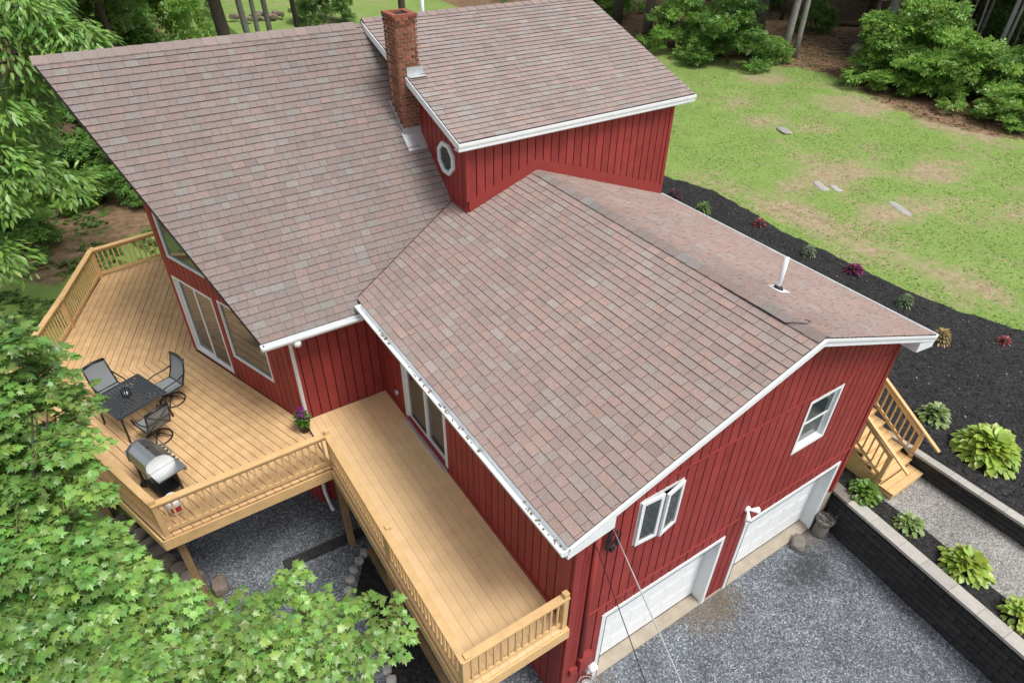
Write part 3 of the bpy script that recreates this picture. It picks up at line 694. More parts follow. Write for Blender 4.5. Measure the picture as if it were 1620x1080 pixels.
for k, x in enumerate((.14, .19, .23)): mb.tube([(x+.02, -.065, 4.9-.12*k), (x, -.062, 4.2), (x, -.060, 2.4), (x-.02, -.06, 1.3+.1*k)], .009, 5)
mb.build('wall_cables', M['redtrim'], H)
mb = MB()
for k in range(4):
    pts = [(.50+.10*t_+.10*math.sin(t_*6.3+k)*(.4+.2*k), -.09-.03*k, 5.2-.55*math.sin(t_*3.14)*(1-.12*k)-.2*t_) for t_ in np.linspace(0, 1, 14)]; mb.tube(pts, .010, 5)
mb.tube([(.72+.10*math.cos(a_), -.1, 4.75+.16*math.sin(a_)) for a_ in np.linspace(0, 6.2, 16)], .008, 5)
mb.box((.66, -.11, 4.52), (.08, .05, .10)).box((.76, -.11, 4.62), (.07, .05, .10)); mb.build('drip_loop', M['cable'], H)
MB().tube([(-.05, .0, 0), (-.05, .1, 0)], .01, 4)
lt = MB().tube([(-.02, 6.42, 3.3), (-.09, 6.42, 3.3)], .07, 12).build('wall_outlet_cover', M['flash'], H, True)
# two overhead service wires running from the gable towards the road
for (p, via, nm, lb, m_, rr) in (((.34, -.06, 4.80), (-.62, -2.15, 5.2), 'service_wire', 'thin dark overhead wire, left of the pair leaving the gable corner', 'cable', .007), ((.64, -.06, 5.02), (-.28, -2.40, 5.25), 'service_wire', 'thicker pale overhead wire, right of the pair leaving the gable', 'cablepale', .010)):
    p, via = Vector(p), Vector(via); d = (via-p); pts = [p+d*t_+Vector((0, 0, .0)) for t_ in (0, .25, .5, .75, 1, 2, 4, 7, 11)]
    tag(MB().tube(pts, rr, 6).build(nm, M[m_], None, True), lb, 'wire')

# ------------------------------------------------------------------ the deck
D = thing('deck', 'tan wooden deck and balcony on posts with baluster railings around the house', 'deck', (-3, 6, 0))
def boards(poly, d, step, gap, m, z=ZD, th=.035, cut=None):
    poly = ccw(poly); d = Vector(d).normalized(); n = Vector((-d.y, d.x))
    us = [Vector(p).dot(d) for p in poly]; vs = [Vector(p).dot(n) for p in poly]
    pu = [(Vector(p).dot(d), Vector(p).dot(n)) for p in poly]; v = min(vs); k = 0
    while v < max(vs)-.01:
        segs = [(min(us)-.1, max(us)+.1)]
        if cut:
            c = min(us)+cut[k % len(cut)]*(max(us)-min(us)); segs = [(min(us)-.1, c-.002), (c+.002, max(us)+.1)]
        for a, b in segs:
            q = clip([(a, v), (b, v), (b, v+step-gap), (a, v+step-gap)], pu)
            if len(q) >= 3 and abs(area(q)) > .002:
                w3 = [d*x+n*y for x, y in q]; dz = random.uniform(-.002, .002)
                MB().prism([(p.x, p.y, z-th) for p in w3], [(p.x, p.y, z+dz) for p in w3]).build('deck_board', m, D)
        v += step; k += 1
SP = [(-3.50, 11.2), (-2.08, 7.15), (-2.04, 5.50), (-5.33, 5.46), (-7.28, 11.2)]
NP = [(-7.28, 11.205), (-6.06, 14.0), (-5.06, 16.50), (-2.1, 16.9), (-2.1, 15.7), (-3.50, 11.205)]
boards(SP, (N1-N0), .166, .013, M['wood'])
boards(NP, (1.42, 3.95), .166, .013, M['wood'])
boards([(-2.035, -.06), (-.012, -.06), (-.012, 7.165), (-2.035, 7.165)], (0, 1), .1686, .0045, M['woodb'], cut=(.62, .36, .70, .28, .5))
# rim boards and framing
rim = [(-.02, -.085), (-2.06, -.085), (-2.06, 5.44), (-5.36, 5.42), (-7.33, 11.2), (-6.10, 14.03), (-5.09, 16.55), (-2.1, 16.95)]
for a, b in zip(rim, rim[1:]):
    MB().bar((a[0], a[1], ZD-.14), (b[0], b[1], ZD-.14), .04, .25).build('rim_board', M['rail'], D)
jm = MB()
for y in np.arange(.5, 7, .45): jm.box((-1.03, y, ZD-.135), (1.95, .04, .18))
for y in np.arange(6.0, 16.4, .5):
    xw = -5.3-(y-5.5)*.35 if y < 11.2 else -7.2+(y-11.2)*.4
    xe = -2.1 if y < 7 else (-2.1-(y-7.2)*.345-.05 if y < 11.2 else -3.5+(y-11.2)*.33)
    jm.box(((xw+xe)/2, y, ZD-.135), (xe-xw-.1, .04, .18))
jm.build('joists', M['post'], D)
for x, y in ((-5.15, 5.75), (-1.95, .25), (-1.95, 2.9), (-1.95, 5.6), (-6.6, 9.4), (-7.05, 11.2), (-5.9, 13.8), (-5.0, 16.2)):
    MB().box((x, y, (ZD-.03+gh(x, y))/2-.05), (.14, .14, ZD-.03-gh(x, y)-.1)).build('support_post', M['post'], D)
MB().bar((-1.95, .1, ZD-.33), (-1.95, 5.7, ZD-.33), .08, .18).build('beam', M['post'], D)
MB().bar((-5.2, 5.65, ZD-.33), (-1.95, 5.65, ZD-.33), .08, .18).build('beam', M['post'], D)
HR = .90
bal_me = {}
def baluster_mesh(h, m):
    k = (round(h, 3), m.name)
    if k not in bal_me:
        mb = MB().box((0, 0, h/2), (.034, .034, h)); me = bpy.data.meshes.new('baluster'); me.from_pydata(mb.v, [], mb.f); me.materials.append(m); bal_me[k] = me
    return bal_me[k]
RK = [0]
def railing(root, p, q, z, posts=(0, 1), tall=(), m='rail', pitch=.132, h=HR, z1=None):
    p, q = Vector((*p, 0)), Vector((*q, 0)); L_ = (q-p).length; t = (q-p)/L_; RK[0] += 1; z = z+.0035*(RK[0] % 3); zz = lambda s: z+((z1-z)*s/L_ if z1 is not None else 0)
    P = lambda s, dz: p+t*s+Vector((0, 0, zz(s)+dz)); ang = math.atan2(t.y, t.x)
    mb = MB(); mb.bar(P(-.05, h-.018), P(L_+.05, h-.018), .14, .036); rl = mb.build('railing', M[m], root)
    MB().bar(P(.02, h-.083), P(L_-.02, h-.083), .036, .085).build('upper_rail', M[m], rl)
    MB().bar(P(.02, .12), P(L_-.02, .12), .036, .085).build('lower_rail', M[m], rl)
    me = baluster_mesh(h-.20, M[m]); n = int(L_/pitch); o0 = ORG[rl.name]
    for i in range(1, n):
        s = L_*i/n
        if any(abs(s-L_*k) < .09 for k in posts): continue
        b = bpy.data.objects.new('baluster', me); COL.objects.link(b); b.parent = rl; b.location = P(s, .10)-o0; b.rotation_euler = (0, 0, ang)
    for k in posts:
        c = P(L_*k, 0); hh = h+.10 if k in tall else h-.040
        MB().box((c.x, c.y, c.z-.2+(hh+.2)/2), (.095, .095, hh+.2), ang).build('railing_post', M[m], rl)
    return rl
railing(D, (-.10, .0), (-1.98, .0), ZD, posts=(0, 1), tall=(0,))
railing(D, (-1.98, .0), (-1.98, 5.55), ZD, posts=(.495, 1), tall=(1,))
railing(D, (-1.98, 5.55), (-5.25, 5.52), ZD, posts=(1,), tall=(1,))
railing(D, (-5.25, 5.52), (-7.22, 11.2), ZD, posts=(.5, 1))
railing(D, (-7.22, 11.2), (-6.0, 13.95), ZD, posts=(1,), tall=())
railing(D, (-6.0, 13.95), (-5.02, 16.42), ZD, posts=(1,))
railing(D, (-5.02, 16.42), (-2.2, 16.83), ZD, posts=(1,))
for px, py_ in ((-1.98, 2.75), (-6.0, 13.95), (-5.02, 16.42), (-1.98, .0)):
    MB().box((px+.055, py_, ZD+HR+.02), (.09, .10, .06)).build('post_cap', M['rail'], D)

# ------------------------------------------------------------------ steps beside the garage
ST = thing('steps', 'tan wooden steps with handrails climbing beside the garage from the gravel path', 'steps', (9.55, -.9, 1.2))
for k in range(8):
    z = 1.36+.172*k; y0 = -.97+(.0 if k == 0 else .36+.30*(k-1)); dp = .36 if k == 0 else .32
    for j in range(2): MB().box((9.55, y0+dp*(.25+.5*j), z-.018), (1.26, dp/2-.008, .036)).build('tread', M['stairwood'], ST)
    MB().box((9.55, y0+.03, z-.10), (1.22, .025, .125)).build('riser', M['stairwood'], ST)
for x in (8.94, 10.16):
    pts = [(-.95, 1.20), (2.0, 1.20), (2.0, 2.55), (1.4, 2.50), (-.60, 1.36), (-.95, 1.33)]
    MB().prism([(x-.02, y, z) for y, z in pts], [(x+.02, y, z) for y, z in pts]).build('stringer', M['stairwood'], ST)
for x in (8.98, 10.26):
    z0, z1_ = 1.36, 1.36+.573*2.1
    rl = MB().bar((x, -1.0, z0+.72), (x, 1.5, z1_+.95), .09, .04).build('handrail', M['stairwood'], ST)
    MB().bar((x, -.5, z0+.20), (x, 1.5, z1_+.22), .036, .08).build('lower_rail', M['stairwood'], rl)
    MB().bar((x, -.5, z0+.86), (x, 1.5, z1_+.86), .036, .08).build('upper_rail', M['stairwood'], rl)
    MB().box((x, -.52, 1.72), (.095, .095, 1.04)).build('railing_post', M['stairwood'], rl)
    for k in range(12):
        y = -.34+k*.15; zb_ = z0+.573*(y+.55)+.16
        MB().box((x, y, zb_+.36), (.034, .034, .72)).build('baluster', M['stairwood'], rl)

# ------------------------------------------------------------------ retaining walls of single blocks
def retaining(name, label, p, q, z0, n, bh, bl, cap_w, cap_t, outn):
    p, q = Vector((*p, 0)), Vector((*q, 0)); L_ = (q-p).length; t = (q-p)/L_; out = Vector((*outn, 0)).normalized(); ang = math.atan2(t.y, t.x)
    T = thing(name, label, 'retaining wall', (p.x, p.y, z0))
    me = bpy.data.meshes.new('block'); mb = MB(); x, y, z = bl/2-.004, .12, bh/2-.005; e = .014
    ring = lambda yy, i: [(-x+i, yy, -z+i), (x-i, yy, -z+i), (x-i, yy, z-i), (-x+i, yy, z-i)]
    v = ring(-y, e)+ring(-y+e, 0)+ring(y, 0); f = [(0, 1, 2, 3)]
    for a in (0, 4): f += [(a+i, a+4+i, a+4+(i+1) % 4, a+(i+1) % 4) for i in range(4)]
    me.from_pydata(v, [], f+[(11, 10, 9, 8)]); me.materials.append(M['block'])
    sgn = 1 if Vector((0, -1, 0)).dot(Matrix.Rotation(-ang, 3, 'Z') @ out) > 0 else -1
    for r0 in range(n):
        s = -bl*.5*(r0 % 2)
        while s < L_:
            c = p+t*(s+bl/2)-out*(.12+.014*r0+random.uniform(-.006, .006))
            b = bpy.data.objects.new('block', me); COL.objects.link(b); b.parent = T
            b.location = Vector((c.x, c.y, z0+bh*(r0+.5)))-ORG[T.name]; b.rotation_euler = (0, 0, ang if sgn > 0 else ang+math.pi); s += bl
    MB().bar(p-out*.22+Vector((0, 0, z0+bh*n/2-.01)), q-out*.22+Vector((0, 0, z0+bh*n/2-.01)), .2, bh*n-.03).build('backfill', M['block'], T)
    s = 0; k = 0
    while s < L_:
        e_ = min(L_, s+random.uniform(.5, .75)); a = p+t*(s+.003)-out*(cap_w/2-.03); b = p+t*(e_-.003)-out*(cap_w/2-.03); z = z0+bh*n+cap_t/2
        MB().bar((a.x, a.y, z), (b.x, b.y, z+random.uniform(-.002, .003)), cap_w, cap_t).build('cap_stone', M['dirtyconcrete'] if k == 0 and n > 4 else M['cap'], T); s = e_; k += 1
    return T
retaining('retaining_wall', 'tall black block wall with pale caps edging the driveway', (8.05, .16), (7.05, -9.5), 0, 7, .163, .42, .33, .075, (-1, .104))
retaining('retaining_wall', 'lower black block wall with pale caps above the gravel path', (10.26, .9), (10.12, -9.5), 1.18, 3, .155, .42, .36, .07, (-1, 0))

# ------------------------------------------------------------------ leaves, plants and trees
def leaves(name, C, A, Nn, size, tv, tf, cols, m, parent, fold=None):
    """C centres, A leaf axes, Nn normals, one template of 2d verts (x across, y along) with z fold"""
    C, A, Nn = np.asarray(C, float), np.asarray(A, float), np.asarray(Nn, float); n = len(C)
    A /= np.linalg.norm(A, axis=1)[:, None]+1e-9
    B = np.cross(A, Nn); B /= np.linalg.norm(B, axis=1)[:, None]+1e-9; Nn = np.cross(B, A)
    tv = np.asarray(tv, float); k = len(tv); size = np.asarray(size, float)[:, None, None]
    V = C[:, None]+size*(tv[None, :, 0, None]*B[:, None]+tv[None, :, 1, None]*A[:, None]+tv[None, :, 2, None]*Nn[:, None])
    V = V.reshape(-1, 3)
    if parent is not None: V = V-np.array(ORG[parent.name])
    me = bpy.data.meshes.new(name)
    me.vertices.add(n*k); me.vertices.foreach_set('co', V.ravel())
    fl = [len(f) for f in tf]; flat = np.array([i for f in tf for i in f])
    loops = (flat[None]+(np.arange(n)*k)[:, None]).ravel(); tot = np.tile(fl, n); st = np.concatenate([[0], np.cumsum(tot)[:-1]])
    me.loops.add(len(loops)); me.loops.foreach_set('vertex_index', loops.astype('i'))
    me.polygons.add(len(tot)); me.polygons.foreach_set('loop_start', st.astype('i')); me.polygons.foreach_set('loop_total', tot.astype('i'))
    me.update(calc_edges=True)
    a = me.color_attributes.new('col', 'FLOAT_COLOR', 'POINT'); cc = np.ones((n, k, 4), 'f'); cc[:, :, :3] = np.asarray(cols)[:, None]
    a.data.foreach_set('color', cc.ravel())
    return link(name, me, m, parent)
def leafcols(n, base, var=.25, warm=.12):
    k = rng.uniform(1-var, 1+var, (n, 1)); c = np.tile(np.array(base), (n, 1))*k
    c[:, 0] *= 1+rng.uniform(-warm, warm*1.8, n); c[:, 2] *= 1+rng.uniform(-.25, .25, n); return c
def unit(a): return a/(np.linalg.norm(a, axis=1)[:, None]+1e-9)
MAPLE_V = [(0, .35, .03)]+[(0, 0, 0), (.16, -.05, -.03), (.40, -.04, -.10), (.30, .16, -.03), (.58, .40, -.13), (.33, .42, -.03), (.36, .66, -.10), (.16, .60, -.02), (0, 1.02, -.10), (-.16, .60, -.02), (-.36, .66, -.10), (-.33, .42, -.03), (-.58, .40, -.13), (-.30, .16, -.03), (-.40, -.04, -.10), (-.16, -.05, -.03)]
MAPLE_F = [(0, i, i+1) for i in range(1, 16)]+[(0, 16, 1)]
LANCE_V = [(0, 0, 0), (.13, .28, .03), (.15, .6, .0), (0, 1, -.12), (-.15, .6, .0), (-.13, .28, .03), (0, .45, -.03)]
LANCE_F = [(0, 1, 6, 5), (1, 2, 6), (5, 6, 4), (2, 3, 6), (6, 3, 4)]
OVAL_V = [(0, 0, 0), (.3, .3, .06), (.26, .7, .02), (0, 1, -.10), (-.26, .7, .02), (-.3, .3, .06)]
OVAL_F = [(0, 1, 2, 3), (0, 3, 4, 5)]
SPRIG_V = [(0, 0, 0), (.12, .42, .03), (0, .75, 0), (-.12, .42, .03), (.08, .25, 0), (.42, .42, -.05), (.55, .72, -.12), (.22, .55, 0), (-.08, .25, 0), (-.42, .42, -.05), (-.55, .72, -.12), (-.22, .55, 0), (.05, .6, 0), (.2, .85, -.03), (0, 1.15, -.1), (-.2, .85, -.03)]
SPRIG_F = [(0, 1, 2, 3), (4, 5, 6, 7), (8, 11, 10, 9), (12, 13, 14, 15)]
CARD_V = [(0, 0, 0), (.5, .35, .08), (.2, .6, 0), (.35, 1, -.1), (0, .75, .05), (-.35, .95, -.08), (-.25, .55, 0), (-.55, .3, .05)]
CARD_F = [(0, 1, 2), (0, 2, 3, 4), (0, 4, 5, 6), (0, 6, 7)]
def limb(mb, pts, r0, r1, n=7): mb.tube(pts, [r0+(r1-r0)*i/(len(pts)-1) for i in range(len(pts))], n)

# the maple in the left foreground: sprays of lobed leaves on real branches
sprays = np.array([(-6.44,5.49,6.59),(-6.54,3.85,6.34),(-4.49,0.46,3.45),(-6.08,2.71,5.22),(-7.56,1.63,4.97),(-5.43,4.21,6.42),(-7.27,2.96,5.33),(-4.79,0.48,4.15),(-6.34,2.75,5.58),(-6.17,2.27,4.90),(-4.49,1.13,4.04),(-5.52,1.55,5.18),(-6.59,2.20,5.37),(-5.06,0.21,4.56),(-3.89,1.08,3.85),(-6.80,4.81,6.15),(-6.63,1.75,4.92),(-6.35,5.17,6.26),(-5.47,1.44,4.24),(-2.69,1.01,3.82),(-6.30,3.55,5.42),(-7.13,3.93,5.78),(-5.22,0.47,4.86),(-4.93,1.68,4.56),(-5.98,2.77,5.84),(-6.43,3.68,5.70),(-5.60,2.59,4.76),(-7.02,3.44,5.68),(-6.43,6.18,7.57),(-5.79,1.49,4.54),(-5.88,2.03,4.71),(-6.87,4.63,6.62),(-3.73,1.91,3.77),(-3.10,1.60,3.66),(-5.79,1.96,5.26),(-7.09,1.79,5.31),(-5.84,5.37,7.44),(-6.25,1.12,5.30),(-6.65,2.93,5.66),(-4.43,2.31,4.05),(-5.80,2.69,4.96),(-4.81,2.24,4.16),(-5.86,1.24,4.13),(-5.72,5.56,6.98),(-7.31,1.94,5.45),(-6.97,2.45,4.84),(-3.57,1.05,4.13),(-4.52,1.13,4.59),(-6.71,0.85,5.21),(-6.94,1.24,5.29),(-7.33,1.63,5.07),(-7.01,4.10,6.27),(-5.52,2.87,4.91),(-7.20,2.60,4.86),(-3.46,0.77,3.94),(-5.46,0.52,4.36),(-3.81,2.11,4.29),(-5.67,2.70,5.48),(-6.33,6.00,7.22),(-5.16,1.89,4.84),(-6.76,5.05,6.88),(-5.97,5.36,6.96),(-6.44,3.51,6.19),(-7.33,2.32,5.49),(-6.80,2.25,5.52),(-6.36,4.45,5.79),(-6.20,0.67,4.91),(-5.85,4.91,6.33),(-6.00,0.95,4.17),(-6.00,0.95,4.87),(-4.86,1.07,3.90),(-4.84,0.44,3.58),(-6.41,5.31,7.69),(-4.20,1.34,4.18),(-6.74,1.35,4.43),(-6.21,3.78,5.90),(-6.52,2.02,5.13),(-6.71,3.60,6.04),(-6.05,1.65,5.24),(-5.79,4.12,6.15),(-6.49,2.29,5.73),(-6.42,2.66,4.78),(-3.15,0.67,4.24),(-6.61,5.04,6.43),(-6.46,5.04,7.26),(-6.86,1.71,4.77),(-4.44,0.72,3.73),(-4.81,1.49,3.90),(-6.04,4.27,6.57),(-5.20,1.36,4.05),(-6.88,2.88,5.60),(-6.95,1.78,5.11),(-5.86,3.61,6.10),(-6.53,4.67,5.98),(-5.99,3.64,5.46),(-4.45,1.47,4.64),(-5.68,5.01,6.95),(-6.58,3.28,5.94),(-4.04,1.77,4.38),(-6.45,2.08,4.63),(-5.51,5.01,6.41),(-4.28,1.16,3.52),(-5.22,2.12,5.11),(-5.86,1.32,5.26),(-6.24,5.29,7.09),(-7.19,1.37,4.73),(-5.67,0.50,4.50),(-6.51,1.24,4.98),(-5.53,0.74,4.68),(-7.19,3.24,5.74),(-5.98,1.10,5.17),(-6.42,2.93,5.80),(-6.86,4.08,6.06),(-6.30,0.78,5.23),(-3.41,1.78,3.90),(-6.00,5.09,6.74),(-3.91,1.22,4.32),(-4.01,0.63,4.04),(-7.26,1.20,5.24),(-5.81,3.19,5.49),(-6.99,4.56,6.28),(-6.99,2.16,5.78),(-5.07,0.95,3.81),(-6.08,5.50,7.83),(-7.26,1.53,5.60),(-6.07,4.38,6.07),(-5.72,4.35,6.37),(-5.44,1.31,4.94),(-5.98,2.30,5.24),(-5.09,1.47,4.37),(-5.52,2.18,4.79),(-6.38,2.75,5.15)])
sprays = sprays[~((sprays[:, 0] > -5.5) & (sprays[:, 1] > 3.5))]
# deeper and further sprays give the crown its volume on the sides the camera does not see
extra = np.array([(-8.2+rng.uniform(-1.4, .6), rng.uniform(.2, 5.8), rng.uniform(3.8, 6.6)) for _ in range(45)]+[(rng.uniform(-7, -5), rng.uniform(-1, .2), rng.uniform(3, 4.6)) for _ in range(12)])
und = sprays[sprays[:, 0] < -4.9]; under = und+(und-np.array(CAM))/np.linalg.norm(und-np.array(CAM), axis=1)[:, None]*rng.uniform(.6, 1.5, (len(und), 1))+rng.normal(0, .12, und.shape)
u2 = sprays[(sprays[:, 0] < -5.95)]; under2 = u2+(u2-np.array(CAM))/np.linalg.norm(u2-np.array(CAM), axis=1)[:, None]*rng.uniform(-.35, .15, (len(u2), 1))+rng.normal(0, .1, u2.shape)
MT = thing('maple_tree', 'leafy light green maple with lobed leaves in front of the deck', 'tree', (-6.6, 2.6, 0))
base = Vector((-6.6, 2.6, 0)); mb = MB()
limb(mb, [base+Vector((0, 0, -.1)), base+Vector((.05, .03, 1.2)), base+Vector((.0, .1, 2.4)), base+Vector((.1, .2, 3.6)), base+Vector((.2, .6, 4.8)), base+Vector((.4, 1.8, 6.2))], .19, .04, 9)
allsp = np.concatenate([sprays, extra, under])
for q in np.concatenate([sprays[::6], extra[::4]]):
    q = Vector(q); st_ = base+Vector((.1, .2, min(5, max(1.8, q.z-1.6)))); mid_ = (q+st_)/2+Vector((0, 0, .25)); limb(mb, [st_, mid_, q+Vector((0, 0, -.15))], .028, .008, 5)
mb.build('trunk', M['bark'], MT, True)
Cc, Aa, Nm, Sz, Cl = [], [], [], [], []; tw = MB()
def put(c, a, nrm, sz, col): Cc.append(c); Aa.append(a); Nm.append(nrm); Sz.append(sz); Cl.append(col)
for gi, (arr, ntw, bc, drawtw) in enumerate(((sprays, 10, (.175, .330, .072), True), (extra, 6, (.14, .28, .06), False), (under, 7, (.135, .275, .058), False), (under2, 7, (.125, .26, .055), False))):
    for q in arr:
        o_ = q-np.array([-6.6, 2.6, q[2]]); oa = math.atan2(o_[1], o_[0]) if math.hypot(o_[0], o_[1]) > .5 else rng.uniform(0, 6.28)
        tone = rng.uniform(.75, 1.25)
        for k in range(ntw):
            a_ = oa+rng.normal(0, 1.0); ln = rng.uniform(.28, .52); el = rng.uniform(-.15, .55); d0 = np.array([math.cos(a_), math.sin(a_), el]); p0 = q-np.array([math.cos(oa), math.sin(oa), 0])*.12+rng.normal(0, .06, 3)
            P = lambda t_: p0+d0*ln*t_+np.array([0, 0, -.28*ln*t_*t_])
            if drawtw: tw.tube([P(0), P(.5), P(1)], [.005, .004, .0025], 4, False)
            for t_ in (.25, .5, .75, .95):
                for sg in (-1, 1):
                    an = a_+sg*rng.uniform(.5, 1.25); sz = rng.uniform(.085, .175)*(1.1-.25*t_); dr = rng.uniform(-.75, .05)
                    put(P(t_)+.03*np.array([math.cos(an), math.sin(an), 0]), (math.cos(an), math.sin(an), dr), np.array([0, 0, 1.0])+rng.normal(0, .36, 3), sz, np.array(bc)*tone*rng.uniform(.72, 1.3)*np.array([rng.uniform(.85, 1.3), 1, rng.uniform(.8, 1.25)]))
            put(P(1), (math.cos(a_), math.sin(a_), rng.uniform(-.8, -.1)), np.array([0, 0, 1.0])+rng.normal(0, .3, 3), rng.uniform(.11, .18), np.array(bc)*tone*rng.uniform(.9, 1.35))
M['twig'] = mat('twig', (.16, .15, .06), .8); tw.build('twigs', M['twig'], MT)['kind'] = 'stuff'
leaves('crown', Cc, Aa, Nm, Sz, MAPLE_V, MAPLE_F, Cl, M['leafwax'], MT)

# the long-leaved tree behind the deck at the left
BT = thing('chestnut_tree', 'bright green tree with long drooping leaves beside the prow, left', 'tree', (-8.2, 19.6, 1.6))
tips = [(-4.0, 18.3, 9.2), (-3.5, 18.2, 8.9), (-5.0, 18.1, 8.5), (-5.6, 17.3, 5.8), (-4.9, 17.2, 5.3), (-6.2, 17.2, 5.6), (-5.6, 17.8, 7.3), (-4.3, 18.3, 9.7), (-6.1, 17.5, 6.3), (-4.0, 18.3, 8.5), (-3.2, 18.3, 8.7), (-4.6, 18.6, 9.0), (-5.3, 18.2, 9.2), (-6.6, 17.1, 5.2), (-4.7, 18.6, 7.8), (-5.2, 19.3, 9.6), (-4.4, 19.5, 10.2), (-6.8, 17.6, 7.0), (-6.3, 18.6, 8.2), (-7.2, 18.2, 6.2), (-7.5, 17.6, 8.6), (-6.5, 19.6, 9.8), (-8.0, 18.6, 9.6), (-7.2, 20.5, 10.6), (-5.8, 20.6, 10.4), (-9, 19, 8), (-9.5, 20, 9.5), (-8.6, 21, 11), (-6.9, 15.6, 4.3), (-7.5, 16.2, 3.8), (-5.2, 19.2, 6.6), (-4.8, 19.4, 7.3), (-5.6, 19.8, 5.9), (-3.9, 19.2, 9.5)]
mb = MB(); b0 = Vector((-8.2, 19.6, 1.5)); limb(mb, [b0, b0+Vector((.1, 0, 3)), b0+Vector((.2, 0, 6)), b0+Vector((.1, .2, 9.5))], .22, .05, 9)
for q in tips:
    q = Vector(q); st_ = b0+Vector((.15, 0, max(1.5, q.z-3.0))); limb(mb, [st_, (st_+q)/2+Vector((0, 0, .5)), q], .05, .012, 5)
mb.build('trunk', M['bark'], BT, True)
Cc, Aa, Nm, Sz, Cl = [], [], [], [], []
for q in tips:
    n = 230; th = rng.uniform(0, 2*np.pi, n); rr = np.sqrt(rng.uniform(0, 1, n))*.78
    Cc.append(np.array(q)+np.stack([rr*np.cos(th), rr*np.sin(th), .26*(1-(rr/.78)**2)+rng.normal(0, .16, n)], 1))
    Aa.append(np.stack([np.cos(th), np.sin(th), rng.uniform(-1.1, -.1, n)], 1)+rng.normal(0, .35, (n, 3)))
    Nm.append(np.array([0, 0, 1.0])+rng.normal(0, .35, (n, 3))); Sz.append(rng.uniform(.20, .34, n)); Cl.append(leafcols(n, np.array((.165, .315, .068))*rng.uniform(.78, 1.19), .25))
leaves('crown', np.concatenate(Cc), np.concatenate(Aa), np.concatenate(Nm), np.concatenate(Sz), LANCE_V, LANCE_F, np.concatenate(Cl), M['leafwax'], BT)

# shared crown / bush meshes for the woods
def clump_arrays(blobs, per, size, base, droop=(-.6, .3), var=.28):
    Cc, Aa, Nm, Sz, Cl = [], [], [], [], []
    for (x, y, z, r0, fl) in blobs:
        n = int(per*r0*r0)+12; d = unit(rng.normal(0, 1, (n, 3))); d[:, 2] = np.abs(d[:, 2])*rng.choice([1, 1, 1, -.5], n)
        rr = r0*rng.uniform(.55, 1.06, n)[:, None]; p = d*rr*np.array([1, 1, fl])+np.array([x, y, z]); Cc.append(p)
        Aa.append(d*np.array([1, 1, .3])+np.stack([0*p[:, 0], 0*p[:, 0], rng.uniform(*droop, n)], 1)+rng.normal(0, .4, (n, 3)))
        Nm.append(d*.7+np.array([0, 0, .8])+rng.normal(0, .35, (n, 3))); Sz.append(rng.uniform(*size, n)); Cl.append(leafcols(n, np.array(base)*rng.uniform(.72, 1.25), var))
    return [np.concatenate(k) for k in (Cc, Aa, Nm, Sz, Cl)]
def clump_mesh(name, blobs, per, size, base, tv, tf):
    a = clump_arrays(blobs, per, size, base); o = leaves(name, a[0], a[1], a[2], a[3], tv, tf, a[4], M['leaf'], None); me = o.data; bpy.data.objects.remove(o); return me
def rblobs(n, R0, z0, z1, r=(.5, .9), fl=.7):
    out = []
    for _ in range(n):
        a = rng.uniform(0, 6.28); rr = R0*math.sqrt(rng.uniform(0, 1)); out.append((rr*math.cos(a), rr*math.sin(a), rng.uniform(z0, z1), rng.uniform(*r), fl))
    return out
crown_me = [clump_mesh('crown', rblobs(22, 3.2, 7.5, 14, (1.1, 1.9), .6), 26, (.45, .8), b, CARD_V, CARD_F) for b in ((.06, .115, .025), (.075, .13, .028), (.05, .10, .024))]
low_me = [clump_mesh('crown', rblobs(20, 2.6, 3.6, 8.5, (.7, 1.3), .45), 95, (.28, .48), b, SPRIG_V, SPRIG_F) for b in ((.07, .145, .03), (.105, .19, .038))]
bush_me = [clump_mesh('foliage', [(q[0], q[1], max(.3, q[2]*(1-(math.hypot(q[0], q[1])/2.1)**2)), q[3], q[4]) for q in rblobs(46, 1.75, .4, 2.9, (.22, .50), .6)], 620, (.13, .25), b, SPRIG_V, SPRIG_F) for b in ((.12, .25, .05), (.18, .34, .065), (.095, .20, .042))]
def wand(H_, r0, bend, n=7):
    mb = MB(); pts = [Vector((bend[0]*(t_**1.5)*H_+.05*math.sin(t_*7+bend[2]), bend[1]*(t_**1.5)*H_+.05*math.cos(t_*6+bend[2]), -.2+t_*H_)) for t_ in np.linspace(0, 1, 8)]
    limb(mb, pts, r0, r0*.55, 8)
    me = bpy.data.meshes.new('trunk'); me.from_pydata([tuple(v) for v in mb.v], [], mb.f); me.polygons.foreach_set('use_smooth', [True]*len(me.polygons)); return me
def tree(name, x, y, label, group=None, cat='tree', H_=12, r0=.18, bend=(0, 0, 0), bark='bark', crown=None, cs=1.0, stems=()):
    T = thing(name, label, cat, (x, y, gh(x, y)), 0, group, True)
    me = wand(H_, r0, bend); me.materials.append(M[bark]); link('trunk', me, None, T)
    for (dx, dy, rr, bd) in stems:
        me = wand(H_*.95, rr, bd); me.materials.append(M[bark]); o_ = link('trunk', me, None, T); o_.location = (dx, dy, 0)
    if crown is not None:
        o_ = link('crown', crown, None, T); 
        if not crown.materials: crown.materials.append(M['leaf'])
        o_.scale = (cs, cs, cs*rng.uniform(.9, 1.1)); o_.rotation_euler = (0, 0, rng.uniform(0, 6.28))
        o_.location = (bend[0]*H_*.6, bend[1]*H_*.6, 0)
    return T
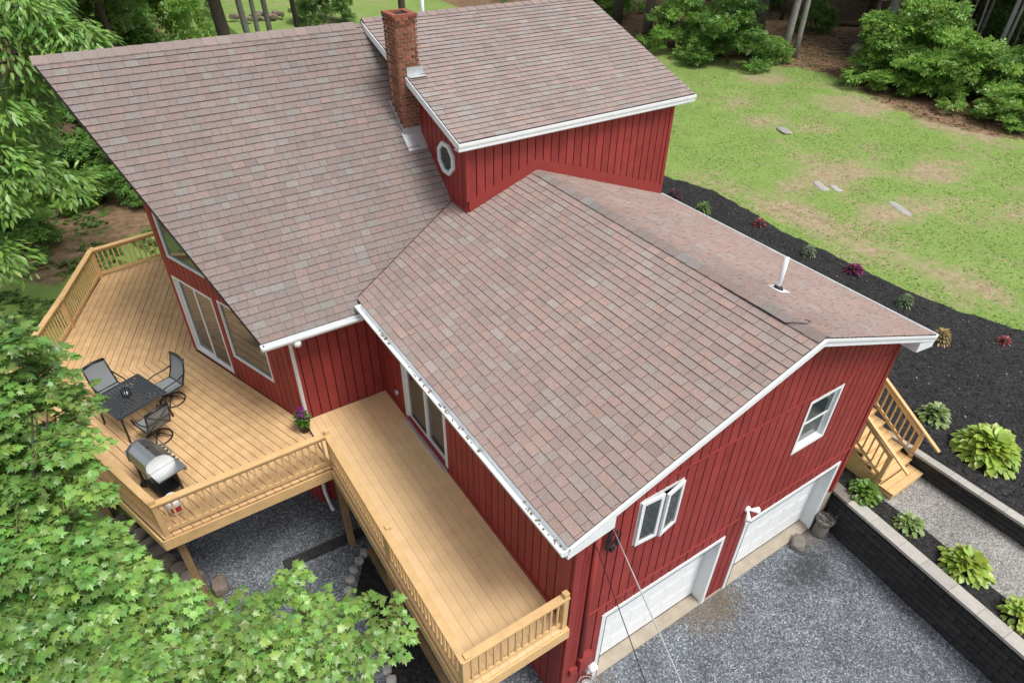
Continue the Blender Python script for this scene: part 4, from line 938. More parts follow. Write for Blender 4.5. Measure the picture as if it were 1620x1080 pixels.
def bush(name, x, y, label, group=None, s=1.0, sz=None, k=0, cat='shrub'):
    T = thing(name, label, cat, (x, y, gh(x, y)), 0, group, True)
    o_ = link('foliage', bush_me[k], None, T)
    o_.scale = (s, s, sz or s); o_.rotation_euler = (0, 0, rng.uniform(0, 6.28))
    mb = MB()
    for i in range(5): a = rng.uniform(0, 6.28); mb.tube([(0, 0, -.1), (.3*s*math.cos(a), .3*s*math.sin(a), .7*s), (.8*s*math.cos(a), .8*s*math.sin(a), 1.3*(sz or s))], [.03, .02, .01], 5)
    mb.build('stem', M['bark'], T)
    return T
# trees one can pick out
tree('woodland_tree', 39.0, 26.4, 'pale two-stemmed trunk at the edge of the brown woods clearing', H_=13, r0=.26, bend=(.12, .05, 1), bark='barkpale', crown=crown_me[0], stems=((.7, -.4, .2, (.1, .04, 3)),))
tree('woodland_tree', 48.3, 24.8, 'straight grey trunk right of the clearing, beside the large green shrub', H_=14, r0=.38, bend=(.04, .02, 2), bark='barkpale', crown=crown_me[1])
tree('woodland_tree', 45.8, 15.9, 'thin pale leaning trunk with twin stems at the far right', H_=12, r0=.17, bend=(.28, .10, 1), bark='barkpale', crown=crown_me[2], stems=((.5, -.1, .12, (.36, .1, 2)),))
tree('woodland_tree', 33.8, 34.9, 'dark straight trunk just past the dormer roof corner', H_=13, r0=.36, bend=(.01, 0, 0), crown=crown_me[0])
tree('woodland_tree', 36.0, 40.9, 'grey trunk rising behind the dormer ridge at the right', H_=13, r0=.40, bend=(.01, .01, 2), crown=crown_me[1])
tree('woodland_tree', 42.3, 31.6, 'broad dark trunk left of the pale two-stemmed one', H_=14, r0=.45, bend=(.02, .02, 2), crown=crown_me[2])
tree('woodland_tree', 3.6, 33.0, 'thick dark grey trunk above the main roof ridge', H_=14, r0=.36, bend=(-.06, .02, 2), crown=crown_me[0])
tree('woodland_tree', 4.9, 34.2, 'pale mottled trunk just right of the thick dark one', H_=14, r0=.19, bend=(-.05, .01, 1), bark='barkpale', crown=crown_me[1], stems=((.55, .1, .14, (-.01, .03, 2)),))
tree('woodland_tree', 6.6, 36.5, 'slim pale trunk over the middle of the main ridge', H_=13, r0=.17, bend=(-.02, 0, 1), bark='barkpale', crown=crown_me[2])
tree('woodland_tree', 8.6, 38.0, 'slim dark trunk nearest the small leafy bush on the far lawn', H_=13, r0=.16, bend=(-.03, 0, 1), crown=crown_me[0])
tree('woodland_tree', 14.0, 35.0, 'dark trunk directly behind the brick chimney', H_=13, r0=.25, bend=(0, 0, 1), crown=crown_me[1])
# the rest of the woods
used = [(39, 26.4), (48.3, 24.8), (45.8, 15.9), (33.8, 34.9), (36, 40.9), (42.3, 31.6), (43.5, 23.5)]
cnt = 0; tries = 0
while cnt < 78 and tries < 4000:
    tries += 1; x, y = rng.uniform(36, 88), rng.uniform(-8, 62)
    if woods(x, y) < .9 or x+.75*y > 112: continue
    if 38 < x < 47.5 and 19 < y < 29: continue
    if x < 48 and y < 20: continue
    if any(math.hypot(x-a, y-b) < 2.7 for a, b in used): continue
    used.append((x, y)); cnt += 1
    pale = rng.random() < .3
    tree('woodland_tree', x, y, 'one of the dim trunks deep in the woods behind the lawn', 'trees deep in the woods behind the lawn', H_=rng.uniform(11, 15), r0=rng.uniform(.09, .28), bend=(rng.uniform(-.08, .12), rng.uniform(-.06, .08), rng.uniform(0, 6)), bark='barkpale' if pale else 'bark', crown=crown_me[cnt % 3] if cnt % 3 else low_me[cnt % 2], cs=rng.uniform(.9, 1.2))
used2 = [(3.6, 33), (4.9, 34.2), (6.6, 36.5)]; cnt = 0; tries = 0
while cnt < 30 and tries < 4000:
    tries += 1; x, y = rng.uniform(-16, 9), rng.uniform(33, 74)
    if x > 1.5+(y-40)*.10 and y < 58: continue
    if any(math.hypot(x-a, y-b) < 2.6 for a, b in used2): continue
    used2.append((x, y)); cnt += 1
    tree('woodland_tree', x, y, 'one of the shaded trunks in the dark woods at the upper left', 'trees in the dark woods at the upper left', H_=rng.uniform(10, 14), r0=rng.uniform(.08, .2), bend=(rng.uniform(-.15, .1), rng.uniform(-.06, .06), rng.uniform(0, 6)), bark='barkpale' if rng.random() < .3 else 'bark', crown=low_me[cnt % 2] if cnt % 2 else crown_me[cnt % 3], cs=rng.uniform(.85, 1.15))
for i in range(9):
    x, y = (46.6, 48.2, 50.0, 47.5, 51.5, 53.0, 49.0, 54.5, 45.2)[i], (14.2, 18.5, 16.0, 20.6, 20.8, 17.8, 22.6, 23.4, 18.6)[i]
    tree('sapling', x, y, 'one of the thin pale leaning saplings at the right end of the woods', 'thin pale saplings at the right end of the woods', H_=11, r0=rng.uniform(.055, .10), bend=(rng.uniform(.12, .34), rng.uniform(.02, .16), i), bark='barkpale')
# shrubs at the woods' edge
for x, y, s, sz, k, lb in ((34.4, 27.3, 1.6, 1.45, 0, 'dense dark green shrub at the lawn edge left of the clearing'), (33.6, 31.6, 1.35, 1.5, 1, 'rounded mid green shrub beyond the dormer roof corner'), (36.3, 30.2, 1.1, 1.4, 1, 'tall lighter shrub behind the dense dark shrub'),
    (40.2, 18.0, 2.1, 1.9, 1, 'large bright green shrub right of the clearing'), (38.6, 18.2, 1.3, 1.0, 1, 'low bright shrub in front of the large one, nearest the clearing'), (39.8, 14.2, 1.6, 1.3, 1, 'spreading bright shrub at the foot of the leaning trunks'), (43.0, 11.8, 1.7, 1.5, 0, 'dark green shrub at the right edge of the lawn'), (46.5, 12.6, 1.7, 1.3, 2, 'tall dark shrub at the far right among thin stems'),
    (38.5, 10.6, 1.1, .7, 1, 'low leafy clump at the right end of the lawn edge'), (37.5, 26.2, .7, .6, 1, 'small light clump at the foot of the pale twin trunk'), (46.5, 20.6, 1.6, 1.3, 2, 'deep green shrub behind the large bright one'),
    (3.0, 51.0, 2.0, 3.3, 1, 'yellow green young tree beyond the main ridge, left'), (15.2, 52.5, 1.2, 1.4, 2, 'small leafy bush on the far lawn above the ridge'), (37.8, 44.5, 1.7, 1.4, 1, 'light shrub behind the dormer ridge end'), (.2, 48.5, 1.5, 1.6, 0, 'leafy undergrowth shrub left of the pale boulder'),
    (-2.9, 26.6, 1.15, .75, 0, 'low green shrub on the slope just left of the roof edge'), (-4.4, 30.5, 1.5, 1.2, 2, 'dark undergrowth shrub on the shaded slope left of the roof'), (-7.4, 29.0, 1.6, 1.2, 2, 'dark shrub under the long-leaved tree, far left'), (-1.6, 31.2, 1.3, 1.3, 2, 'dark shrub tucked behind the roof edge at the upper left'), (-5.8, 26.4, .8, .5, 1, 'small low shrub on the bare slope under the leafy branches'), (-7.6, 23.6, .9, .6, 0, 'low shrub at the far left of the bare slope')):
    bush('shrub', x, y, lb, None, s, sz, k)
un = 0
for _ in range(1500):
    if un >= 40: break
    x, y = rng.uniform(48, 84), rng.uniform(2, 60)
    if woods(x, y) < .95 or x+.75*y > 105 or (38 < x < 50 and 18 < y < 30) or any(math.hypot(x-a, y-b) < 1.6 for a, b in used): continue
    used.append((x, y)); un += 1; bush('undergrowth_shrub', x, y, 'one of the shaded undergrowth shrubs deep in the woods', 'undergrowth shrubs deep in the woods', rng.uniform(.7, 1.2), None, int(rng.integers(0, 3)))

# grass and weeds: tufts over the lawn (nobody could count them)
n = 48000; X = rng.uniform(15.5, 37.5, n); Y = rng.uniform(-4, 34, n); keep = np.zeros(n, bool)
for i in range(n):
    x, y = X[i], Y[i]
    if x < mulch_out(y)+.05 or woods(x, y) > .6: continue
    dn = mnoise.noise((x*.35, y*.35, 9))*.6+mnoise.noise((x*1.1, y*1.1, 4))*.5
    near = max(0, 1-(x-mulch_out(y))/5)
    b_ = sum(1 for bx, by, ra, rb in BARE if ((x-bx)/ra)**2+((y-by)/rb)**2 < 1)
    keep[i] = rng.random() < .52+dn+.25*near-.38*b_
X, Y = X[keep], Y[keep]; n = len(X); Zz = np.array([gh(a, b) for a, b in zip(X, Y)])
th = rng.uniform(0, 6.28, n)
leaves('grass', np.stack([X, Y, Zz+.005], 1), np.stack([np.cos(th), np.sin(th), rng.uniform(.05, .3, n)], 1), np.stack([0*X, 0*X, 0*X+1], 1)+rng.normal(0, .10, (n, 3)), rng.uniform(.04, .10, n), CARD_V, CARD_F, leafcols(n, (.20, .315, .078), .25, .2), M['leaf'], None)
tag(bpy.data.objects['grass'], 'short patchy grass and weeds covering the lawn beside the mulch bed', 'grass', kind='stuff')
n = 9000; X = rng.uniform(-9.5, -1.5, n); Y = rng.uniform(16.8, 33, n)
keep = np.array([(mnoise.noise((x*.5, y*.5, 2))+.5*mnoise.noise((x*1.6, y*1.6, 1)) > (.22 if y > 20 else -.2)) for x, y in zip(X, Y)]); X, Y = X[keep], Y[keep]; n = len(X)
th = rng.uniform(0, 6.28, n)
leaves('ground_cover', np.stack([X, Y, np.array([gh(a, b) for a, b in zip(X, Y)])+.01], 1), np.stack([np.cos(th), np.sin(th), rng.uniform(.2, .9, n)], 1), np.stack([0*X, 0*X, 0*X+1], 1)+rng.normal(0, .3, (n, 3)), rng.uniform(.09, .24, n), CARD_V, CARD_F, leafcols(n, (.085, .165, .032), .3), M['leaf'], None)
tag(bpy.data.objects['ground_cover'], 'low weeds scattered over the bare slope behind the deck', 'weeds', kind='stuff')
# fallen leaves and sticks on the woods floor
n = 5000; X = rng.uniform(35, 52, n); Y = rng.uniform(8, 32, n); keep = np.array([woods(a, b) > .4 for a, b in zip(X, Y)]); X, Y = X[keep], Y[keep]; n = len(X); th = rng.uniform(0, 6.28, n)
leaves('fallen_leaves', np.stack([X, Y, np.array([gh(a, b) for a, b in zip(X, Y)])+.02], 1), np.stack([np.cos(th), np.sin(th), rng.uniform(-.1, .3, n)], 1), np.stack([0*X, 0*X, 0*X+1], 1)+rng.normal(0, .2, (n, 3)), rng.uniform(.10, .22, n), OVAL_V, OVAL_F, leafcols(n, (.17, .10, .055), .45), M['leaf'], None)
tag(bpy.data.objects['fallen_leaves'], 'brown fallen leaves on the floor of the woods clearing', 'leaves', kind='stuff')

# hostas and bedding plants
def rosette(name, label, loc, r0, n, base, cat='plant', edge=None, tv=OVAL_V, tf=OVAL_F, lw=1.0, h=.55, layers=5, m='leafwax', group=None):
    T = thing(name, label, cat, loc, 0, group)
    Cc, Aa, Nm, Sz, Cl = [], [], [], [], []
    for l in range(layers):
        k = int(n/layers); f_ = (l+.6)/layers; th = np.arange(k)*2*np.pi/k+rng.uniform(0, 6)+rng.normal(0, .15, k); rr = r0*f_*.68*rng.uniform(.85, 1.12, k)
        Cc.append(np.array(loc)+np.stack([rr*np.cos(th), rr*np.sin(th), r0*h*(1-f_**1.8)*rng.uniform(.85, 1.15, k)+.05*r0], 1))
        Aa.append(np.stack([np.cos(th), np.sin(th), np.full(k, .75-1.25*f_)+rng.normal(0, .15, k)], 1)); Nm.append(np.stack([.25*np.cos(th), .25*np.sin(th), np.ones(k)], 1)+rng.normal(0, .18, (k, 3)))
        Sz.append(r0*rng.uniform(.38, .54, k)*lw); Cl.append(leafcols(k, np.array(base)*(.9+.2*rng.random()), .16, .08))
    lv = leaves('leaf_clump', np.concatenate(Cc), np.concatenate(Aa), np.concatenate(Nm), np.concatenate(Sz), tv, tf, np.concatenate(Cl), M[m], T)
    MB().lathe(loc, [(.12*r0, -.02), (.08*r0, .2*r0), (.02*r0, .3*r0)], 7).build('stem', M['bark'], T)
    return T
Y1 = (.30, .43, .07); G1 = (.15, .26, .06)
rosette('hosta', 'mid green hosta tucked at the garage corner below the steps', (8.52, -.52, 1.19), .45, 95, (.12, .23, .04), lw=.85, layers=6)
rosette('hosta', 'small variegated hosta between the corner clump and the large yellow one', (8.56, -1.62, 1.19), .38, 90, (.21, .31, .10), lw=.85, layers=6)
rosette('hosta', 'large yellow green hosta beside the gravel path', (8.53, -2.9, 1.19), .58, 140, Y1, lw=.8, layers=7)
rosette('hosta', 'yellow green hosta cut by the lower right edge of the picture', (8.34, -4.15, 1.19), .50, 115, Y1, lw=.8, layers=6)
rosette('hosta', 'pale variegated hosta in the mulch nearest the steps', (11.75, -.15, UP+.07), .46, 105, (.25, .34, .13), lw=.85, layers=6)
rosette('hosta', 'very large yellow hosta in the mulch above the upper wall', (11.55, -1.55, UP+.07), .88, 230, (.32, .45, .075), lw=.72, layers=8)
rosette('hosta', 'small hosta at the right edge beyond the very large one', (11.75, -2.95, UP+.07), .42, 60, (.19, .30, .07))
rosette('heuchera', 'purple leafed plant in the mulch, the largest by the roof eave', (16.55, 5.45, UP+.08), .36, 60, (.16, .028, .085), h=.5)
rosette('heuchera', 'dark red leafed plant near the mulch edge behind the ridge', (16.6, 9.6, UP+.08), .28, 45, (.22, .05, .06), h=.6)
rosette('heuchera', 'small red plant in the mulch at the right edge', (16.7, .52, UP+.08), .22, 40, (.26, .05, .04), h=.6)
rosette('heuchera', 'dark purple plant hugging the dormer corner', (15.6, 13.2, UP+.08), .35, 40, (.07, .02, .035), h=.6)
rosette('lavender', 'grey green tufted plant right of the white vent pipe', (16.2, 7.05, UP+.08), .27, 90, (.16, .24, .13), h=1.1, tv=LANCE_V, tf=LANCE_F, lw=1.1)
rosette('lavender', 'grey green tufted plant below the purple one in the mulch', (16.1, 3.3, UP+.08), .27, 90, (.15, .235, .11), h=1.1, tv=LANCE_V, tf=LANCE_F, lw=1.1)
rosette('dwarf_conifer', 'straw coloured bushy plant beside the eave corner', (15.1, 1.6, UP+.08), .33, 120, (.34, .25, .085), h=1.0, tv=LANCE_V, tf=LANCE_F, lw=.9)
rosette('fern', 'small green fern just behind the garage eave', (15.6, 11.6, UP+.08), .32, 70, (.12, .24, .05), h=.8, tv=LANCE_V, tf=LANCE_F, lw=1.3)

# loose bark chips over the mulch
n = 16000; X = rng.uniform(8.1, 18.5, n); Y = rng.uniform(-6, 16, n); keep = np.array([(x > 10.5 if y < .4 else x > 8.2) and x < mulch_out(y)+rng.uniform(-.3, .12) for x, y in zip(X, Y)]); X, Y = X[keep], Y[keep]; n = len(X); th = rng.uniform(0, 6.28, n)
cc = leafcols(n, (.026, .024, .023), .6, .1); pale = rng.random(n) < .012; cc[pale] = (.35, .32, .27); cc[rng.random(n) < .06] = (.075, .05, .03)
leaves('mulch_chips', np.stack([X, Y, np.full(n, UP+.065)+rng.uniform(0, .02, n)], 1), np.stack([np.cos(th), np.sin(th), rng.uniform(-.3, .5, n)], 1), np.stack([0*X, 0*X, 0*X+1], 1)+rng.normal(0, .3, (n, 3)), rng.uniform(.03, .075, n), OVAL_V, OVAL_F, cc, M['leaf'], None)
tag(bpy.data.objects['mulch_chips'], 'loose black bark chips over the mulch bed', 'mulch', kind='stuff')
# stones
def stone(name, label, c, d, m='rock', group=None, seed=0, cat='stone', parent=None, rz=0):
    bm_v = []; bm_f = []; nu, nv = 9, 6; rs = np.random.default_rng(seed+int(abs(c[0]*31)+abs(c[1]*77)))
    ph = rs.uniform(0, 6, 6)
    for j in range(nv+1):
        t_ = math.pi*j/nv
        for i in range(nu):
            g = 2*math.pi*i/nu; x, y, z = math.sin(t_)*math.cos(g), math.sin(t_)*math.sin(g), math.cos(t_)
            k = 1+.22*mnoise.noise((x*1.3+ph[0], y*1.3+ph[1], z*1.3+ph[2])); e = .62
            x, y, z = [math.copysign(abs(q)**e, q) for q in (x, y, z)]; ca, sa = math.cos(rz), math.sin(rz)
            x, y, z = x*k*d[0]/2, y*k*d[1]/2, z*k*d[2]/2
            bm_v.append((c[0]+ca*x-sa*y, c[1]+sa*x+ca*y, c[2]+z))
    for j in range(nv):
        for i in range(nu): bm_f.append((j*nu+i, (j+1)*nu+i, (j+1)*nu+(i+1) % nu, j*nu+(i+1) % nu))
    o_ = mesh(name, bm_v, bm_f, M[m], parent)
    if parent is None: tag(o_, label, cat, group)
    return o_
for i, (x, y) in enumerate([(-6.9, 10.1), (-6.6, 9.6), (-6.4, 9.1), (-6.3, 8.8), (-6.1, 8.4), (-5.95, 8.05), (-5.8, 7.7), (-5.65, 7.3), (-5.5, 6.95), (-5.32, 6.58), (-5.24, 6.2), (-4.85, 6.05)]):
    stone('border_stone', 'one of the rough brown stones edging the gravel below the deck', (x, y, .12), (.42+.15*math.sin(i*2.3), .36, .34), 'rock', 'rough stones edging the gravel below the deck', i, rz=i)
for i, (x, y) in enumerate([(-2.53, 2.61), (-2.54, 2.35), (-2.55, 2.12), (-2.56, 1.85), (-2.5, 4.44), (-2.36, 4.68), (-2.2, 4.88), (-2.0, 5.05), (-1.82, 5.19), (-2.52, 4.15), (-2.53, 3.8)]):
    stone('edging_stone', 'one of the pale stones bordering the black bed under the balcony', (x, y, .05), (.22, .20, .16), 'whiterock', 'pale stones bordering the bed under the balcony', i, rz=i*1.3)
sheet('balcony_bed', -2.5, -1.75, .6, 5.05, .025, M['mulch'], .15, .02, xf0=lambda y: -2.48+max(0, y-4.2)*.7)
tag(MB().box((-1.69, 3.1, .06), (.12, 4.2, .14)).build('edging_timber', M['post']), 'long weathered timber edging the black bed under the balcony', 'timber')
for i in range(7):
    o_ = MB().box((-3.35+i*.29, 5.86-.014*i, .03), (.28, .26, .07), -.05).build('edging_paver', M['block']); tag(o_, 'one of the dark pavers in a row across the gravel under the deck', 'paver', 'dark pavers in a row under the deck')
for c, d, lb in (((26.4, 16.2, UP+.05), (1.0, .6, .14), 'flat pale stone lying alone in the upper lawn'), ((22.0, 10.75, UP+.0), (1.1, .42, .12), 'pale ledge stone exposed in the bare lawn patch'), ((22.35, 10.25, UP+.0), (.8, .35, .10), 'smaller pale ledge stone next to the exposed one'), ((22.9, 7.6, UP-.01), (1.5, .4, .10), 'long low stone showing through the lawn, lower right'),
    ((43.9, 23.6, UP+.25), (1.9, 1.3, 1.0), 'brown boulder at the back of the woods clearing'), ((2.6, 49.6, UP+.3), (1.5, 1.1, 1.1), 'pale boulder by the trees beyond the main ridge')):
    stone('stone', lb, c, d, 'whiterock' if c[0] < 30 else 'rock', rz=1.1)
rp = thing('rock_pile', 'pile of broken stones and logs by the woods beyond the ridge', 'rock pile', (10.6, 55.5, UP))
for i in range(16): stone('rock', None, (10.6+rng.uniform(-2.2, 2.2), 55.5+rng.uniform(-.8, .8), UP+.15+rng.uniform(0, .4)), (rng.uniform(.4, 1), rng.uniform(.3, .6), rng.uniform(.2, .45)), 'rock', None, i, parent=rp, rz=i)
bp_ = thing('brush_pile', 'heap of dead branches behind the brown boulder in the woods', 'brush pile', (45.5, 24.5, UP)); mb = MB()
for i in range(40):
    a = rng.uniform(0, 3.14); c = Vector((45.5+rng.normal(0, 1.3), 25.2+rng.normal(0, .9), UP+rng.uniform(.1, 1.0))); d = Vector((math.cos(a), math.sin(a), rng.uniform(-.3, .3)))*rng.uniform(.5, 1.4); mb.tube([c-d, c+d], rng.uniform(.02, .06), 5)
mb.build('branches', M['bark'], bp_)
for i, (x, y, a) in enumerate(((38.5, 36.5, .5), (40.5, 37.5, .3), (53, 30, .8))):
    c = Vector((x, y, UP+.2)); d = Vector((math.cos(a), -math.sin(a), 0))*2.6
    tag(MB().tube([c-d, c, c+d], [.2, .18, .14], 8).build('fallen_log', M['bark'], None, True), ('fallen dark log in front of the trunks past the dormer', 'second fallen log lying behind the first past the dormer', 'fallen log deep in the woods behind the clearing')[i], 'log')

# ------------------------------------------------------------------ patio furniture
ta = math.atan2(-1.01, .41); TBL = Vector((-5.15, 9.18, ZD))
T = thing('patio_table', 'square charcoal slatted metal patio table on the deck', 'table', TBL, ta, local=True)
for k in range(4):                                             # four slatted triangles meeting at the middle
    rot = Matrix.Rotation(k*math.pi/2, 3, 'Z')
    for i in range(7):
        y0 = .035+i*.07; hw = .52-.0; x0 = y0
        # slats of each quarter run parallel to the diagonal bisector
    for i in range(-6, 7):
        xx = i*.075; lo = abs(xx)+.03; hi = .515
        if hi-lo < .03: continue
        v = [rot @ Vector(p) for p in ((xx-.030, -hi, .705), (xx+.030, -hi, .705), (xx+.030, -lo, .705), (xx-.030, -lo, .705))]; v2 = [p+Vector((0, 0, .018)) for p in v]
        MB().prism(v, v2).build('slat', M['tabletop'], T)
mb = MB()
for k in range(4):
    rot = Matrix.Rotation(k*math.pi/2, 3, 'Z'); mb.bar(rot @ Vector((-.55, -.535, .71)), rot @ Vector((.55, -.535, .71)), .035, .035); mb.bar(Vector((0, 0, .705)), rot @ Vector((.53, -.53, .705)), .03, .03)
mb.build('top_frame', M['tabletop'], T)
for sx in (-1, 1):
    for sy in (-1, 1): MB().tube([(sx*.47, sy*.47, .70), (sx*.49, sy*.49, .35), (sx*.51, sy*.51, 0)], .022, 8).build('leg', M['black'], T, True)
cl_ = thing('lantern', 'small black candle lantern in the middle of the patio table', 'lantern', TBL+Vector((-.02, .02, .725)), ta+.4, local=True)
MB().box((0, 0, .012), (.14, .14, .024)).build('base', M['black'], cl_)
for sx in (-1, 1):
    for sy in (-1, 1): MB().box((sx*.06, sy*.06, .09), (.014, .014, .16)).build('post', M['black'], cl_)
MB().lathe((0, 0, .024), [(.035, 0), (.035, .08), (.01, .085)], 12).build('candle', M['white'], cl_, True)
mb = MB(); [mb.bar((a, b, .17), (c, d, .17), .014, .014) for a, b, c, d in ((-.06, -.06, .06, -.06), (.06, -.06, .06, .06), (.06, .06, -.06, .06), (-.06, .06, -.06, -.06))]; mb.build('rim', M['black'], cl_)
def chair(loc, rz, label):
    """faces local +y"""
    c = thing('patio_chair', label, 'chair', loc, rz, 'swivel chairs around the patio table', True)
    MB().prism([(-.25, -.22, .43), (.25, -.22, .43), (.25, .26, .45), (-.25, .26, .45)], [(-.25, -.22, .445), (.25, -.22, .445), (.25, .26, .465), (-.25, .26, .465)]).build('seat', M['sling'], c)
    # back: sling panel, black frame, crossed rear straps
    B = lambda x, t_: Vector((x, -.22-.20*t_-.03*math.sin(t_*3), .44+.60*t_))
    mb = MB()
    for i in range(6):
        a, b = i/6, (i+1)/6; v = [B(-.235, a), B(.235, a), B(.235, b), B(-.235, b)]; mb.prism(v, [p+Vector((0, -.012, 0)) for p in v])
    mb.build('backrest', M['sling'], c)
    fr = MB()
    for s in (-1, 1): fr.tube([B(s*.25, 0), B(s*.25, .3), B(s*.25, .6), B(s*.245, 1)], .018, 8)
    fr.tube([B(-.245, 1)+Vector((0, 0, .0)), B(0, 1)+Vector((0, -.015, .025)), B(.245, 1)], .03, 8); fr.tube([B(-.25, .02), B(.25, .02)], .015, 6)
    fr.build('back_frame', M['black'], c, True)
    cr = MB(); k = Vector((0, -.035, 0)); cr.tube([B(-.24, .03)+k, B(.24, .97)+k], .010, 6); cr.tube([B(.24, .03)+k, B(-.24, .97)+k], .010, 6); cr.tube([B(-.25, .5)+k, B(.25, .5)+k], .010, 6); cr.build('back_cross', M['black'], c, True)
    sf = MB()
    for s in (-1, 1): sf.tube([(s*.26, -.22, .44), (s*.26, .27, .455)], .016, 6)
    sf.tube([(-.26, .27, .455), (.26, .27, .455)], .016, 6); sf.build('seat_frame', M['black'], c, True)
    for s in (-1, 1):
        MB().tube([B(s*.26, .45), (s*.29, -.15, .665), (s*.30, .08, .66), (s*.295, .24, .63), (s*.27, .27, .46)], .016, 8).build('armrest', M['black'], c, True)
    MB().tube([(0, 0, .43), (0, 0, .10)], .035, 10).build('swivel_column', M['black'], c, True)
    ring = [(.27*math.cos(a), .27*math.sin(a), .022) for a in np.linspace(0, 2*math.pi, 29)]
    MB().tube(ring, .016, 8, False).build('base_ring', M['black'], c, True)
    sp = MB()
    for k in range(4): a = k*math.pi/2+.78; sp.tube([(0, 0, .16), (.15*math.cos(a), .15*math.sin(a), .10), (.27*math.cos(a), .27*math.sin(a), .022)], .013, 6)
    sp.build('base_spokes', M['black'], c, True); return c
vv = Vector((.376, -.927, 0)); ww = Vector((.927, .376, 0))          # table axes
ang = lambda d: math.atan2(d.y, d.x)-math.pi/2
chair(Vector((-5.45, 9.92, ZD)), ang(vv), 'grey sling patio chair on the far side of the table, nearest the seam')
chair(Vector((-4.38, 9.47, ZD)), ang(-ww), 'grey sling swivel chair between the table and the prow door')
chair(Vector((-4.88, 8.34, ZD)), ang(-vv), 'patio chair with crossed back straps, nearest the grill')
# grill
ga = math.atan2(-.945, .33)
G = thing('grill', 'stainless steel gas grill with hinged lid at the deck corner', 'grill', (-5.07, 6.74, ZD), ga, local=True)
prof = [(-.26, .80), (-.26, .92), (-.22, 1.06), (-.12, 1.14), (.0, 1.16), (.12, 1.11), (.21, 1.00), (.25, .88), (.25, .80)]
MB().prism([(-.34, y, z) for y, z in prof][::-1], [(.34, y, z) for y, z in prof][::-1]).build('lid', M['steel'], G)
for s in (-1, 1):
    p2 = [(y*1.06, z+.015 if z > .85 else z) for y, z in prof]
    MB().prism([(s*.345-.015, y, z) for y, z in p2][::-1], [(s*.345+.015, y, z) for y, z in p2][::-1]).build('lid_end', M['greyplastic'] if s < 0 else M['steel'], G)
MB().tube([(-.24, .27, .93), (-.24, .33, .94), (.24, .33, .94), (.24, .27, .93)], .014, 8).build('lid_handle', M['steel'], G, True)
MB().lathe((0, .02, 1.155), [(.03, 0), (.03, .012), (.01, .014)], 10).build('thermometer', M['black'], G)
MB().box((0, 0, .71), (.68, .46, .18)).build('firebox', M['greyplastic'], G)
cp = MB().prism([(-.36, .24, .66), (.36, .24, .66), (.36, .36, .68), (-.36, .36, .68)], [(-.36, .24, .81), (.36, .24, .81), (.36, .32, .80), (-.36, .32, .80)]).build('control_panel', M['steel'], G)
for k in range(5): MB().tube([(-.26+k*.13, .335, .735), (-.26+k*.13, .375, .735)], .024, 10).build('knob', M['black'], cp, True)
MB().box((.52, .02, .845), (.31, .50, .03)).build('side_shelf', M['steel'], G)
MB().box((-.50, .02, .845), (.25, .46, .03)).build('side_shelf', M['steel'], G)
MB().box((.52, .30, .80), (.28, .05, .10)).build('shelf_front', M['steel'], G)
for sx in (-1, 1):
    for sy in (-1, 1): MB().bar((sx*.32, sy*.20, .66), (sx*.33, sy*.21, .02), .035, .035).build('leg', M['black'], G)
MB().box((0, 0, .16), (.66, .42, .025)).build('bottom_shelf', M['black'], G)
MB().box((0, .21, .42), (.62, .02, .44)).build('front_panel', M['greyplastic'], G)
for sx in (-1, 1): MB().tube([(sx*.36, -.20, .08), (sx*.40, -.20, .08)], .08, 14).build('wheel', M['black'], G, True)
tk = thing('propane_tank', 'white propane tank with a red label under the grill shelf', 'gas tank', (-4.98, 6.02, ZD), ga, local=True)
MB().lathe((0, 0, .0), [(.10, 0), (.13, .03), (.155, .08), (.155, .28), (.13, .35), (.07, .38)], 20).build('body', M['tank'], tk, True)
MB().lathe((0, 0, .36), [(.10, 0), (.10, .09), (.09, .09)], 16).build('collar', M['tank'], tk, True)
mb = MB(); pts = [(.158*math.cos(a), .158*math.sin(a)) for a in np.linspace(-.9, .7, 9)]
for (a, b), (c, d) in zip(pts, pts[1:]): mb.add([(a, b, .12), (c, d, .12), (c, d, .25), (a, b, .25)], [(0, 1, 2, 3)])
mb.build('label_band', M['redpaint'], tk)
# flower pot
fp = thing('flower_pot', 'black pot of purple petunias by the downspout at the house corner', 'flower pot', (-2.13, 6.86, ZD))
MB().lathe((-2.13, 6.86, ZD), [(.10, 0), (.135, .24), (.145, .24), (.145, .27), (.13, .27), (.125, .24)], 20).build('pot', M['pot'], fp, True)
MB().lathe((-2.13, 6.86, ZD+.22), [(.125, 0), (.125, .015)], 16).build('soil', M['soil'], fp)
n = 150; d = unit(rng.normal(0, 1, (n, 3))); d[:, 2] = np.abs(d[:, 2]); p = d*np.array([.17, .17, .30])*rng.uniform(.4, 1, (n, 1))+np.array([-2.13, 6.86, ZD+.25])
leaves('foliage', p, d+rng.normal(0, .3, (n, 3)), d+np.array([0, 0, .6]), rng.uniform(.06, .11, n), OVAL_V, OVAL_F, leafcols(n, (.09, .20, .035)), M['leaf'], fp)
n = 26; d = unit(rng.normal(0, 1, (n, 3))); d[:, 2] = np.abs(d[:, 2])+.3; p = d*np.array([.13, .13, .22])+np.array([-2.12, 6.88, ZD+.36])
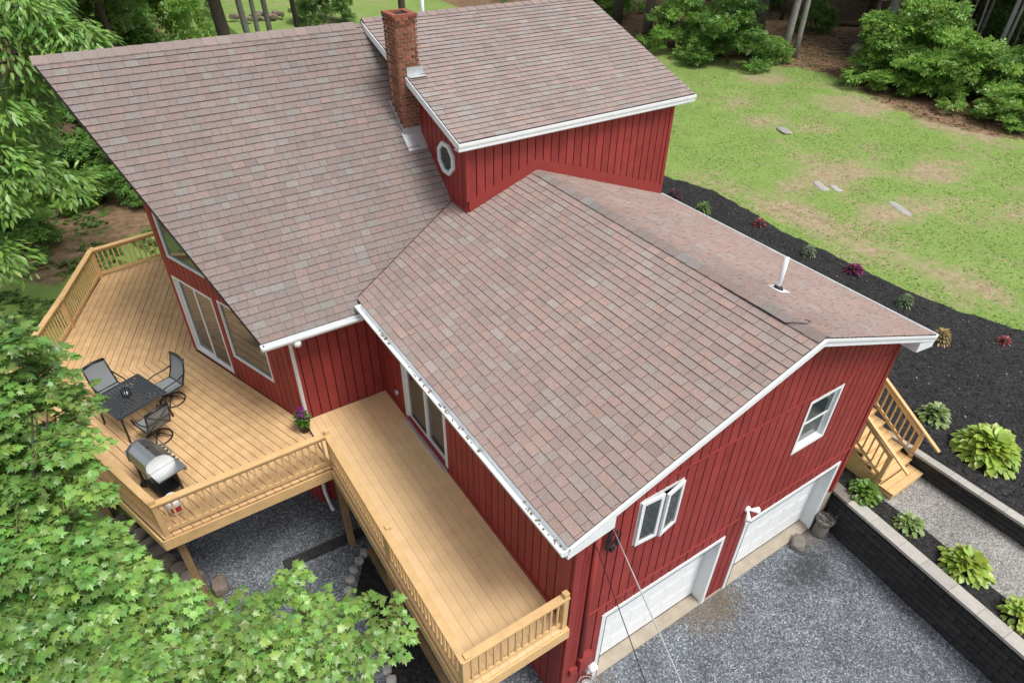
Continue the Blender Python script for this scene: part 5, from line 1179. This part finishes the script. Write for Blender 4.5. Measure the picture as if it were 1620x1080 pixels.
leaves('petals', p, np.cross(d, rng.normal(0, 1, (n, 3))), d, rng.uniform(.06, .09, n), MAPLE_V, MAPLE_F, leafcols(n, (.16, .012, .17), .25), M['petal'], fp)
# by the garage doors
ur = thing('concrete_planter', 'round concrete planter with frilled top at the wall corner', 'planter', (7.76, -.26, 0))
MB().lathe((7.76, -.26, 0), [(.17, 0), (.19, .03), (.175, .10), (.165, .34), (.15, .40)], 20).build('drum', M['dirtyconcrete'], ur, True)
MB().lathe((7.76, -.26, .40), [(.14, 0), (.19, .04), (.21, .12), (.20, .17), (.16, .18), (.14, .13), (.02, .12)], 20).build('bowl', M['dirtyconcrete'], ur, True)
n = 70; th = rng.uniform(0, 6.28, n); rr = rng.uniform(.05, .2, n)
leaves('dry_rosette', np.stack([7.76+rr*np.cos(th), -.26+rr*np.sin(th), .56+rng.uniform(-.02, .05, n)], 1), np.stack([np.cos(th), np.sin(th), rng.uniform(.1, .8, n)], 1), np.stack([0*th, 0*th, 0*th+1], 1)+rng.normal(0, .3, (n, 3)), rng.uniform(.05, .09, n), OVAL_V, OVAL_F, leafcols(n, (.12, .125, .125), .4), M['leaf'], ur)
stone('concrete_lump', 'rough broken concrete block beside the right garage door', (7.02, -.2, .07), (.44, .34, .26), 'dirtyconcrete', rz=.4, cat='concrete block')
wg = thing('wire_guard', 'round wire guard standing by the garage corner below the meter', 'wire guard', (.50, -.20, .0))
mb = MB()
for r0, z in ((.26, .42), (.18, .46), (.10, .48), (.27, .30), (.27, .10)): mb.tube([(.50+r0*math.cos(a), -.22+r0*math.sin(a), z) for a in np.linspace(0, 2*math.pi, 25)], .006, 5, False)
mb.build('hoop', M['flash'], wg, True); mb = MB()
for k in range(20):
    a = k*2*math.pi/20; mb.tube([(.50+.03*math.cos(a), -.22+.03*math.sin(a), .49), (.50+.26*math.cos(a), -.22+.26*math.sin(a), .42), (.50+.27*math.cos(a), -.22+.27*math.sin(a), .02)], .005, 4)
mb.build('wires', M['flash'], wg, True)
